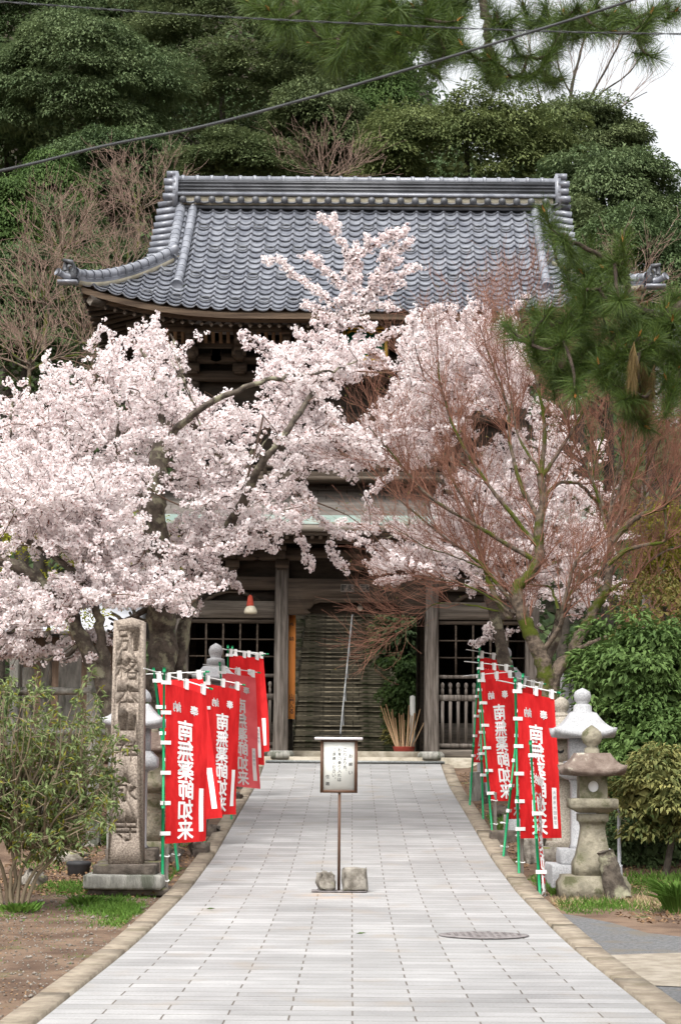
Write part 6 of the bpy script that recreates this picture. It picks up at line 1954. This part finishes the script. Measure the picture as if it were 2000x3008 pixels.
# undergrowth clothing the slope between the trees
rgu = np.random.default_rng(300)
n = 42000
X = rgu.uniform(-26, 26, n); Yy = rgu.uniform(60, 125, n)
keep = (np.abs(X - .18) > 2.3) | (Yy > 80)
X, Yy = X[keep], Yy[keep]
P = np.stack([X, Yy, gz(X, Yy) + rgu.uniform(0, 1.5, len(X)) ** 1.5], 1)
V, F = leaves(P, rand_dir(len(P), rgu), unit(rand_dir(len(P), rgu) * .5 + np.array([0, -.5, .8])), rgu.uniform(.3, .7, len(P)), rgu.uniform(.2, .35, len(P)))
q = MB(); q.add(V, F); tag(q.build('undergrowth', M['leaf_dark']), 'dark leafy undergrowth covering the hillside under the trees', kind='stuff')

# shrubs near at hand
sh = 'evergreen shrubs on the right bank'
for k, (lb, x, y, rx, ry, Y, m, n, rc, per, ll) in enumerate([
    ('tall glossy green shrub on the right behind the granite lantern', 1890, 2010, 200, 190, 28.5, 'leaf_shrub', 170, .22, 40, .115),
    ('dark dense shrub on the right edge below the tall glossy one', 1930, 2260, 190, 190, 27.8, 'leaf_shrub', 150, .2, 38, .105),
    ('pale yellow variegated shrub at the right edge behind the mossy lantern', 1935, 2330, 130, 125, 26.3, 'leaf_varieg', 120, .16, 34, .095),
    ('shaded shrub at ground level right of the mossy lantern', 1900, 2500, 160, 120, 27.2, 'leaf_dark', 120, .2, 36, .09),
    ('light green shrub rising at the right edge beside the pale pole', 1985, 1640, 130, 190, 32.5, 'leaf_fresh', 130, .26, 26, .09),
    ('rusty green maple foliage at the right edge above the glossy shrub', 1950, 1820, 180, 130, 30, 'leaf_rust', 60, .22, 22, .065),
    ('broad mid green shrub standing just outside the right edge of the view', 2330, 2150, 300, 330, 30.5, 'leaf_shrub', 190, .26, 34, .115),
    ('dark green bush behind the monument and the granite lantern finial', 1790, 1960, 110, 120, 31.5, 'leaf_shrub', 110, .2, 36, .10)]):
    evergreen('evergreen_shrub', lb, x, y, rx, ry, Y, M[m], rg_(50 + k), int(n * .5), rc * 1.05, int(per * 2.1), ll * .92, group=sh, flat=.8, droop=.5, cat='shrub', zlo=-.95, back=.7, trunk_r=.05)
evergreen('stair_shrub', 'dark leafy shrub hanging over the right side of the mossy staircase', 1180, 1885, 62, 100, 57, M['leaf_dark'], rg_(70), 90, .3, 40, .17, group=None, cat='shrub', zlo=-.9, droop=.7, trunk_r=.06)
evergreen('stair_bamboo', 'fine green bamboo-like bush at the foot of the staircase behind the right gate column', 1200, 2050, 66, 120, 56, M['leaf_cedar'], rg_(71), 70, .28, 50, .12, group=None, cat='shrub', zlo=-.9, droop=.8, trunk_r=.04)
evergreen('dry_fern', 'low brownish plant growing behind the canes at the foot of the stairs', 1190, 2150, 50, 60, 60, M['leaf_rust'], rg_(72), 40, .22, 40, .1, group=None, cat='plant', zlo=-.9, trunk_r=.03)
for k, (lb, x, y, rx, ry, Y, n) in enumerate([('yellow green spring maple behind the far left cherry', 130, 1700, 210, 170, 40, 130), ('smaller spring green maple behind the left cherry trunk', 380, 1640, 120, 190, 41, 90), ('yellow green sapling behind the left blossom near the edge', 40, 1500, 110, 130, 41, 60)]):
    evergreen('spring_maple', lb, x, y, rx, ry, Y, M['leaf_fresh'], rg_(80 + k), n, .32, 24, .085, group='spring green maples behind the left cherries', flat=.35, droop=.1, cat='maple tree', zlo=-.9, trunk_r=.06, core=False)

# long-leaved bush on the left
rb = np.random.default_rng(77)
bb = at(35, 2640, 22.4); bz = float(gz(bb[0], 22.4))
t = thing('long_leaved_bush', 'big sprawling bush with long grey green leaves at the left edge', 'bush', (bb[0], 22.4, bz))
st, sr, lp, ld = [], [], [], []
hubs = [np.array([bb[0] + dx_, 22.4 + dy_, bz + h_]) for dx_, dy_, h_ in ((-.32, .1, .5), (-.18, -.12, .62), (-.05, .1, .7), (.06, -.08, .55), (.2, .06, .6), (.34, -.05, .5), (.5, .05, .62))]
for h_ in hubs:
    s = np.array([bb[0] + (h_[0] - bb[0]) * .25, 22.4, bz - .05]); P = smooth_line([s, s + (h_ - s) * .5 + np.array([-.05 * np.sign(h_[0] - bb[0]), 0, .04]), h_], 4); st.append(P + rb.normal(0, .006, P.shape)); sr.append(np.linspace(.026, .015, len(P)))
for k in range(200):
    f = rb.uniform(0, 1)
    tx = rb.uniform(-160, 340); ty = 1985 + 500 * rb.uniform(0, 1) ** .85 + max(0, tx - 250) * .9
    if tx > 300: ty = rb.uniform(2150, 2420)
    e = at(tx, ty, 22.4 + rb.normal(0, .38))
    s = hubs[int(np.argmin([abs(h_[0] - (bb[0] + (e[0] - bb[0]) * .45)) + rb.uniform(0, .25) for h_ in hubs]))] + rb.normal(0, .012, 3)
    m1 = s + (e - s) * .4 + np.array([-.04 * np.sign(e[0] - s[0]), 0, .06]) + rb.normal(0, .04, 3)
    P = smooth_line([s, m1, s + (e - s) * .7 + rb.normal(0, .05, 3), e], 4)
    st.append(P); sr.append(np.linspace(.014, .004, len(P)))
    for _ in range(rb.integers(2, 5)):
        i = rb.integers(5, len(P)); d = unit(P[i] - P[i - 1] + rb.normal(0, .5, 3) * .3)
        d = unit(d + rb.normal(0, .5, 3)); Q = np.array([P[i], P[i] + d * .12, P[i] + d * .22 + np.array([0, 0, .02])])
        st.append(Q); sr.append(np.array([.006, .004, .003]))
        for z in (Q[1], Q[2]):
            for _ in range(rb.integers(5, 10)):
                lp.append(z + rb.normal(0, .015, 3)); ld.append(unit(d * .5 + rb.normal(0, .7, 3) + np.array([0, 0, -.25])))
    for _ in range(rb.integers(4, 7)):
        lp.append(e + rb.normal(0, .02, 3)); ld.append(unit(rb.normal(0, .7, 3) + np.array([0, 0, .1])))
for k in range(0):
    s = np.array([bb[0] + rb.normal(0, .06), 22.4 + rb.normal(0, .06), bz - .05]); st.append(smooth_line([s, s + np.array([rb.normal(0, .06), 0, .35]), s + np.array([rb.normal(.1, .12), rb.normal(0, .1), .75])], 3)); sr.append(np.linspace(.04, .02, 7))
V, F = tubes(st, sr, 5); q = MB(); q.add(V, F); q.build('stem', M['twig_tan'], t)
lp, ld = np.array(lp), np.array(ld); n = len(lp)
yel = rb.random(n) < .13
for nm, mm, sel in (('foliage', M['leaf_azalea'], ~yel), ('yellow_leaves', M['leaf_azalea_y'], yel)):
    k = sel.sum(); V, F = leaves(lp[sel], ld[sel], unit(rb.normal(0, .4, (k, 3)) + np.array([0, -.2, .9])), rb.uniform(.055, .10, k), rb.uniform(.018, .03, k))
    q = MB(); q.add(V, F); q.build(nm, mm, t)


# ---------------------------------------------------------------- pine reaching in from the right
rp_ = np.random.default_rng(31)
Z8 = lambda l: [(1480 + x / 1.723, 560 + y / 1.723) for x, y in l]
ZA = lambda l: [(700 + x / 1.96, y / 1.96) for x, y in l]
ZB = lambda l: [(1400 + x / 1.493, y / 1.493) for x, y in l]
right = Z8([(205, 110), (240, 200), (300, 250), (340, 330), (310, 410), (430, 300), (400, 420), (500, 390), (600, 260), (560, 370), (570, 430), (440, 480), (370, 560), (480, 560), (150, 610), (200, 660), (260, 690), (140, 780), (180, 830), (250, 860), (300, 760), (380, 700), (400, 800), (510, 700), (560, 720), (660, 650), (680, 740), (590, 640), (770, 630), (850, 660), (860, 750), (760, 760), (880, 560), (820, 600), (700, 800), (610, 800), (480, 880), (420, 900), (350, 880), (290, 930), (360, 1030), (540, 900), (620, 900), (700, 900), (770, 850), (850, 850), (820, 960), (880, 900), (740, 960), (600, 1000), (530, 970), (870, 990), (600, 560), (430, 640), (330, 620), (720, 680), (920, 700), (940, 800)])
brn = Z8([(650, 900), (680, 960), (700, 1010), (690, 1060), (710, 1120), (640, 1000), (740, 1010), (680, 880), (720, 900)])
grn_low = Z8([(640, 1080), (710, 1190), (610, 1060)])
top = ZA([(100, 20), (180, 60), (230, 130), (310, 30), (300, 160), (360, 60), (420, 120), (480, 30), (520, 100), (560, 180), (480, 230), (430, 260), (500, 340), (560, 350), (610, 340), (590, 250), (650, 130), (680, 60), (740, 40), (780, 120), (820, 60), (850, 180), (700, 230), (780, 260), (900, 90), (960, 50), (1010, 40), (1000, 150), (1080, 110), (1150, 60), (1150, 200), (1210, 60), (1080, 240), (1180, 320), (1290, 260), (1200, 270), (940, 200), (620, 200), (60, 10), (150, 0), (260, 60), (400, 10), (560, 20), (620, 60), (880, 20), (860, 120), (1080, 20), (1250, 20), (1260, 120), (730, 160), (540, 290)]) + \
    ZB([(205, 30), (150, 90), (300, 30), (440, 30), (400, 110), (440, 120), (380, 60), (520, 20), (600, 60), (680, 90), (760, 60), (830, 20), (770, 250), (160, 190), (220, 250), (300, 340), (270, 310), (360, 350), (90, 350), (150, 340), (330, 130), (580, 140), (700, 150), (60, 260), (870, 50), (740, 130), (250, 110), (340, 200), (480, 70), (640, 20), (560, 90), (300, 260)])
t = thing('pine_tree', 'dark green pine whose needled branches reach in from the right and across the top', 'pine tree', (3.9, 12.2, float(gz(3.9, 12.2))))
Yp = 11.6
root = [at(2460, 560, Yp + .5), at(2420, 150, Yp + .5)]
nodes = [np.array(p) for p in (at(2460, 1000, Yp + .5), at(2460, 700, Yp + .5), at(2450, 400, Yp + .5), at(2440, 0, Yp + .5))]
# thick limbs, drawn first
limb = [[at(2460, 760, Yp + .5), at(2250, 800, Yp + .3), at(2050, 880, Yp), at(1950, 930, Yp), at(1860, 900, Yp - .1), at(1760, 850, Yp)], [at(2440, -160, Yp + .5), at(2200, -170, Yp + .4), at(2000, -150, Yp + .2), at(1800, -110, Yp + .1), at(1600, -100, Yp), at(1400, -130, Yp), at(1200, -90, Yp), at(1000, -60, Yp), at(850, -30, Yp)],
        [at(1420, -120, Yp + .2), at(1415, 0, Yp + .1), at(1432, 70, Yp), at(1432, 140, Yp), at(1445, 175, Yp)], [at(1860, 900, Yp - .1), at(1840, 850, Yp), at(1830, 790, Yp), at(1700, 720, Yp - .1), at(1650, 690, Yp)]]
lr = [(.06, .014), (.07, .015), (.022, .03), (.022, .010)]
q = MB(); q.tube(smooth_line([[3.9, 12.2, float(gz(3.9, 12.2)) - .2], [4.0, 12.2, 2.2], [3.75, 12.15, 3.9], nodes[1], nodes[2], nodes[3], [3.3, 12.3, 7.2]], 5), np.linspace(.16, .08, 31), 12)
for P, (a_, b_) in zip(limb, lr):
    S = smooth_line(P, 5); q.tube(S + rp_.normal(0, .006, S.shape), np.linspace(a_, b_, len(S)), 8); nodes += list(S)
extra = [(rp_.uniform(820, 1480), rp_.uniform(-40, 210)) for _ in range(40)] + [(x + rp_.normal(0, 40), y + rp_.normal(0, 40)) for x, y in right[10:] if rp_.random() < .55]
extra = [(x, y) for x, y in extra if not (x < 1000 and y > 120)]
tuf = [(x, y, 0) for x, y in right + top + grn_low + extra] + [(x, y, 1) for x, y in brn]
pos = np.array([at(x, y, Yp + rp_.normal(0, .28)) for x, y, _ in tuf])
done = [False] * len(pos); nod = list(nodes); par = {}
nd = np.array(nod)
best = np.array([np.min(np.linalg.norm(nd - p, axis=1)) for p in pos]); bi = np.array([int(np.argmin(np.linalg.norm(nd - p, axis=1))) for p in pos])
bp_, br_ = [], []
dirs = np.zeros_like(pos)
for _ in range(len(pos)):
    k = int(np.argmin(np.where(done, 1e9, best))); a = nod[bi[k]]; p = pos[k]; done[k] = True
    mid = (a + p) / 2 + np.array([0, 0, -.03]) + rp_.normal(0, .015, 3)
    S = smooth_line([a, mid, p], 3); bp_.append(S); br_.append(np.linspace(.011, .006, len(S)))
    dirs[k] = unit(p - mid)
    nod += [mid, p]
    for c in (mid, p):
        dn = np.linalg.norm(pos - c, axis=1); upd = dn < best
        best = np.where(upd, dn, best); bi = np.where(upd, len(nod) - (2 if c is mid else 1), bi)
V, F = tubes(bp_, br_, 6); q.add(V, F); q.build('trunk', M['bark_pine'], t, smooth=True)
for nm, mm, kk in (('needles', M['needle'], 0), ('dead_needles', M['needle_brown'], 1)):
    sel = np.array([z[2] == kk for z in tuf]); P = pos[sel]; Dm = dirs[sel]
    if kk: Dm = unit(Dm * .2 + np.array([0, 0, -1.]))
    else: Dm = unit(Dm + np.array([-.1, 0, .35]))
    per = 420
    n = len(P) * per
    along = rp_.uniform(-.15, .02, n)
    B_ = np.repeat(P, per, 0) + np.repeat(Dm, per, 0) * along[:, None]
    dN = unit(np.repeat(Dm, per, 0) * rp_.uniform(.15 + .7 * kk, .95 + .6 * kk, n)[:, None] + rand_dir(n, rp_) * (.75 - .42 * kk) + np.array([0, 0, -.06]))
    L = rp_.uniform(.09, .155, n)
    S = unit(np.cross(dN, rand_dir(n, rp_))) * .0010
    tip_ = B_ + dN * L[:, None] + np.array([0, 0, -.010])
    V = np.stack([B_ - S, B_ + S, B_ + dN * (L * .55)[:, None] + S, tip_, B_ + dN * (L * .55)[:, None] - S], 1).reshape(-1, 3)
    i = np.arange(n) * 5
    q = MB(); q.add(V, np.stack([i, i + 1, i + 2, i + 4], 1)); q.F.append(np.stack([i + 4, i + 2, i + 3], 1)); q.build(nm, mm, t)
nb = 0
for p, d, z in zip(pos, dirs, tuf):
    if z[2] == 0 and nb < 95 and rp_.random() < .7:
        nb += 1; q = MB(); d = unit(d + np.array([-.1, 0, .5])); q.tube([p, p + d * .02, p + d * .042], [.006, .0075, .002], 6)
        q.build('bud', M['bud'], t)
for x, y, z in ((868, 8, 0), (1612, 936, 1), (1653, 1062, 1), (1620, 950, 1), (1648, 1070, 1)):
    p = at(x, y, Yp - .1); q = MB(); a = np.linspace(0, math.pi, 8)
    q.lathe(p, [(.001 + .017 * math.sin(s) ** .8, -.026 * math.cos(s)) for s in a], 10); V = q.V[0]; V += rand_dir(len(V), rp_) * .002
    q.build('cone', M['wood_fascia'], t)

# ---------------------------------------------------------------- grass, litter, pebbles
rgs = np.random.default_rng(55)
def blades(n, X0, X1, Y0, Y1, hmin, hmax, m, name, label, thr=.0, w=.006, fs=1.4, seed=5, clump=0, lean=.5, sd=.12):
    X = rgs.uniform(X0, X1, n); Yv = rgs.uniform(Y0, Y1, n)
    f = sines(X, Yv, seed, fs, 3)
    ok = (f > thr + rgs.normal(0, sd, n)) & (np.abs(X - cx(Yv)) > 2.16)
    X, Yv = X[ok], Yv[ok]
    P = np.stack([X, Yv, gz(X, Yv) - .01], 1)
    d = unit(rand_dir(len(P), rgs) * lean + np.array([0, 0, 1.0]))
    L = rgs.uniform(hmin, hmax, len(P)) * (1 + np.clip(f[ok], 0, 1))
    V, F = leaves(P, d, rand_dir(len(P), rgs), L, w * rgs.uniform(.7, 1.6, len(P)), .06)
    q = MB(); q.add(V, F); return tag(q.build(name, m), label, kind='stuff')
blades(36000, -4.6, -1.9, 20.4, 25.6, .02, .055, M['grass'], 'grass', 'short green grass and weeds on the dirt left of the path', .62, .010, 2.2, 5, sd=.42, lean=.9)
blades(17000, 2.1, 5.2, 22.3, 26.2, .03, .085, M['grass'], 'grass', 'green grass round the foot of the mossy lantern', .25, .008, 2.4, 8, sd=.35, lean=.8)
blades(16000, 2.2, 5.0, 21.4, 24.0, .04, .11, M['straw'], 'dry_grass', 'dry straw coloured grass along the edge of the asphalt', -.2, .006, 1.2, 9, lean=2.2)
blades(2600, -5, -1.85, 13, 22, .015, .045, M['grass'], 'grass', 'scattered sprouts of grass on the bare dirt in the left foreground', .1, .008, 1.0, 25, lean=1.2, sd=.6)
blades(12000, -4.0, -1.85, 25.5, 40, .03, .07, M['grass'], 'grass', 'sparse grass and moss on the left bank', .2, .012, 1.2, 15, lean=1)
blades(12000, 2.1, 4.0, 26, 40, .03, .08, M['grass'], 'grass', 'sparse grass on the right bank', .25, .012, 1.2, 16, lean=1)
blades(4500, 2.95, 4.4, 17.5, 18.3, .03, .08, M['grass'], 'grass', 'grass strip between the asphalt and the cracked slab', -.6, .007, 1.4, 17, lean=.8)
def litter(n, X0, X1, Y0, Y1, s0, s1, m, name, label, thr=-.2, seed=6):
    X = rgs.uniform(X0, X1, n); Yv = rgs.uniform(Y0, Y1, n)
    ok = (sines(X, Yv, seed, 1.5, 3) > thr) & (np.abs(X - cx(Yv)) > 2.13)
    X, Yv = X[ok], Yv[ok]; k = len(X)
    V, F = leaves(np.stack([X, Yv, gz(X, Yv) + rgs.uniform(.004, .03, k)], 1), unit(rand_dir(k, rgs) * np.array([1, 1, .3])), unit(rand_dir(k, rgs) * .5 + np.array([0, -.1, 1])), rgs.uniform(s0, s1, k), rgs.uniform(s0, s1, k) * .6, .12)
    q = MB(); q.add(V, F); return tag(q.build(name, m), label, kind='stuff')
litter(9000, -4.2, -1.8, 24, 44, .03, .075, M['litter'], 'leaf_litter', 'brown dead leaves scattered over the left bank')
litter(9000, 2.1, 4.6, 25, 44, .03, .075, M['litter'], 'leaf_litter', 'brown dead leaves scattered over the right bank')
litter(5000, -5, -1.75, 12, 22, .012, .035, M['litter'], 'leaf_litter', 'bits of bark and dead leaf on the dirt in the left foreground')
litter(1200, 2.1, 4.6, 21.3, 23.5, .03, .07, M['litter'], 'leaf_litter', 'dead leaves at the edge of the asphalt on the right')
n = 4200
X = rgs.uniform(-5, -1.9, n); Yv = rgs.uniform(11.5, 24, n); r_ = rgs.uniform(.004, .014, n) * (1 + (rgs.random(n) < .04) * 1.3)
O = np.array([[1, 0, 0], [0, 1, 0], [-1, 0, 0], [0, -1, 0], [0, 0, .8], [0, 0, -.5]], float)
V = (np.stack([X, Yv, gz(X, Yv) + r_ * .3], 1)[:, None] + (O[None] + rgs.normal(0, .2, (n, 6, 3))) * r_[:, None, None]).reshape(-1, 3)
T_ = np.array([[0, 1, 4], [1, 2, 4], [2, 3, 4], [3, 0, 4], [1, 0, 5], [2, 1, 5], [3, 2, 5], [0, 3, 5]])
q = MB(); q.add(V, (np.arange(n)[:, None, None] * 6 + T_[None]).reshape(-1, 3)); tag(q.build('gravel', mat('pebble', (.12, .10, .08), (.27, .245, .21), 3, .9, island=True)), 'pebbles scattered over the dirt in the left foreground', kind='stuff')
# weeds with broad leaves beside the pillar and the big grass clump on the right
for k, (x, y, Y, s, lb) in enumerate([(250, 2660, 22.9, 1.0, 'bright green leafy weed in front of the inscribed pillar base'), (60, 2690, 22.0, 1.1, 'bright green weed patch under the left bush'), (340, 2655, 23.0, .6, 'small green weed right of the leafy one in front of the pillar'), (1640, 2615, 24.7, .7, 'leafy green weed at the left foot of the mossy lantern')]):
    c = at(x, y, Y); c[2] = float(gz(c[0], Y)); n = 130
    a = rgs.uniform(0, 6.28, n); r_ = rgs.uniform(0, .17, n) * s
    P = c + np.stack([np.cos(a) * r_, np.sin(a) * r_, rgs.uniform(0, .05, n)], 1)
    V, F = leaves(P, unit(np.stack([np.cos(a), np.sin(a), rgs.uniform(.4, 1.4, n)], 1)), rand_dir(n, rgs) + np.array([0, 0, 1.]), .09 * s, .032 * s, .1)
    q = MB(); q.add(V, F); tag(q.build('weed', M['grass'], loc=c), lb, 'weed', 'green weeds near the lanterns and pillar')
c = at(1990, 2690, 22.6); c[2] = float(gz(c[0], 22.6)); n = 420
a = rgs.uniform(0, 6.28, n); P = c + np.stack([np.cos(a) * .1, np.sin(a) * .1, 0 * a], 1)
bl = []
for k in range(n):
    h = rgs.uniform(.2, .42); s = rgs.uniform(.05, .32)
    bl.append(np.array([P[k], P[k] + np.array([math.cos(a[k]) * s * .4, math.sin(a[k]) * s * .4, h * .7]), P[k] + np.array([math.cos(a[k]) * s, math.sin(a[k]) * s, h * .85])]))
V, F = tubes(bl, [np.array([.006, .006, .001])] * n, 3); q = MB(); q.add(V, F); tag(q.build('grass_clump', M['grass'], loc=c), 'tall arching bright green grass clump at the right edge beyond the asphalt', 'grass clump')
# a few fallen leaves on the paving
for k, (x, y, Y, lb) in enumerate([(616, 2679, 21.9, 'curled green leaf lying on the left of the paving'), (1057, 2749, 19.4, 'flat dark green leaf lying on the middle of the paving')]):
    c = at(x, y, Y); c[2] = float(zp(Y)) + .012
    V, F = leaves(np.array([c, c + [.02, .01, 0], c]), np.array([[1, .2, .25], [-1, .3, .1], [.3, 1, .3]]), np.array([[0, 0, 1.]] * 3), .06, .03, .15)
    q = MB(); q.add(V, F); tag(q.build('fallen_leaf', M['leaf_shrub'], loc=c), lb, 'leaf', 'fallen leaves on the paving')
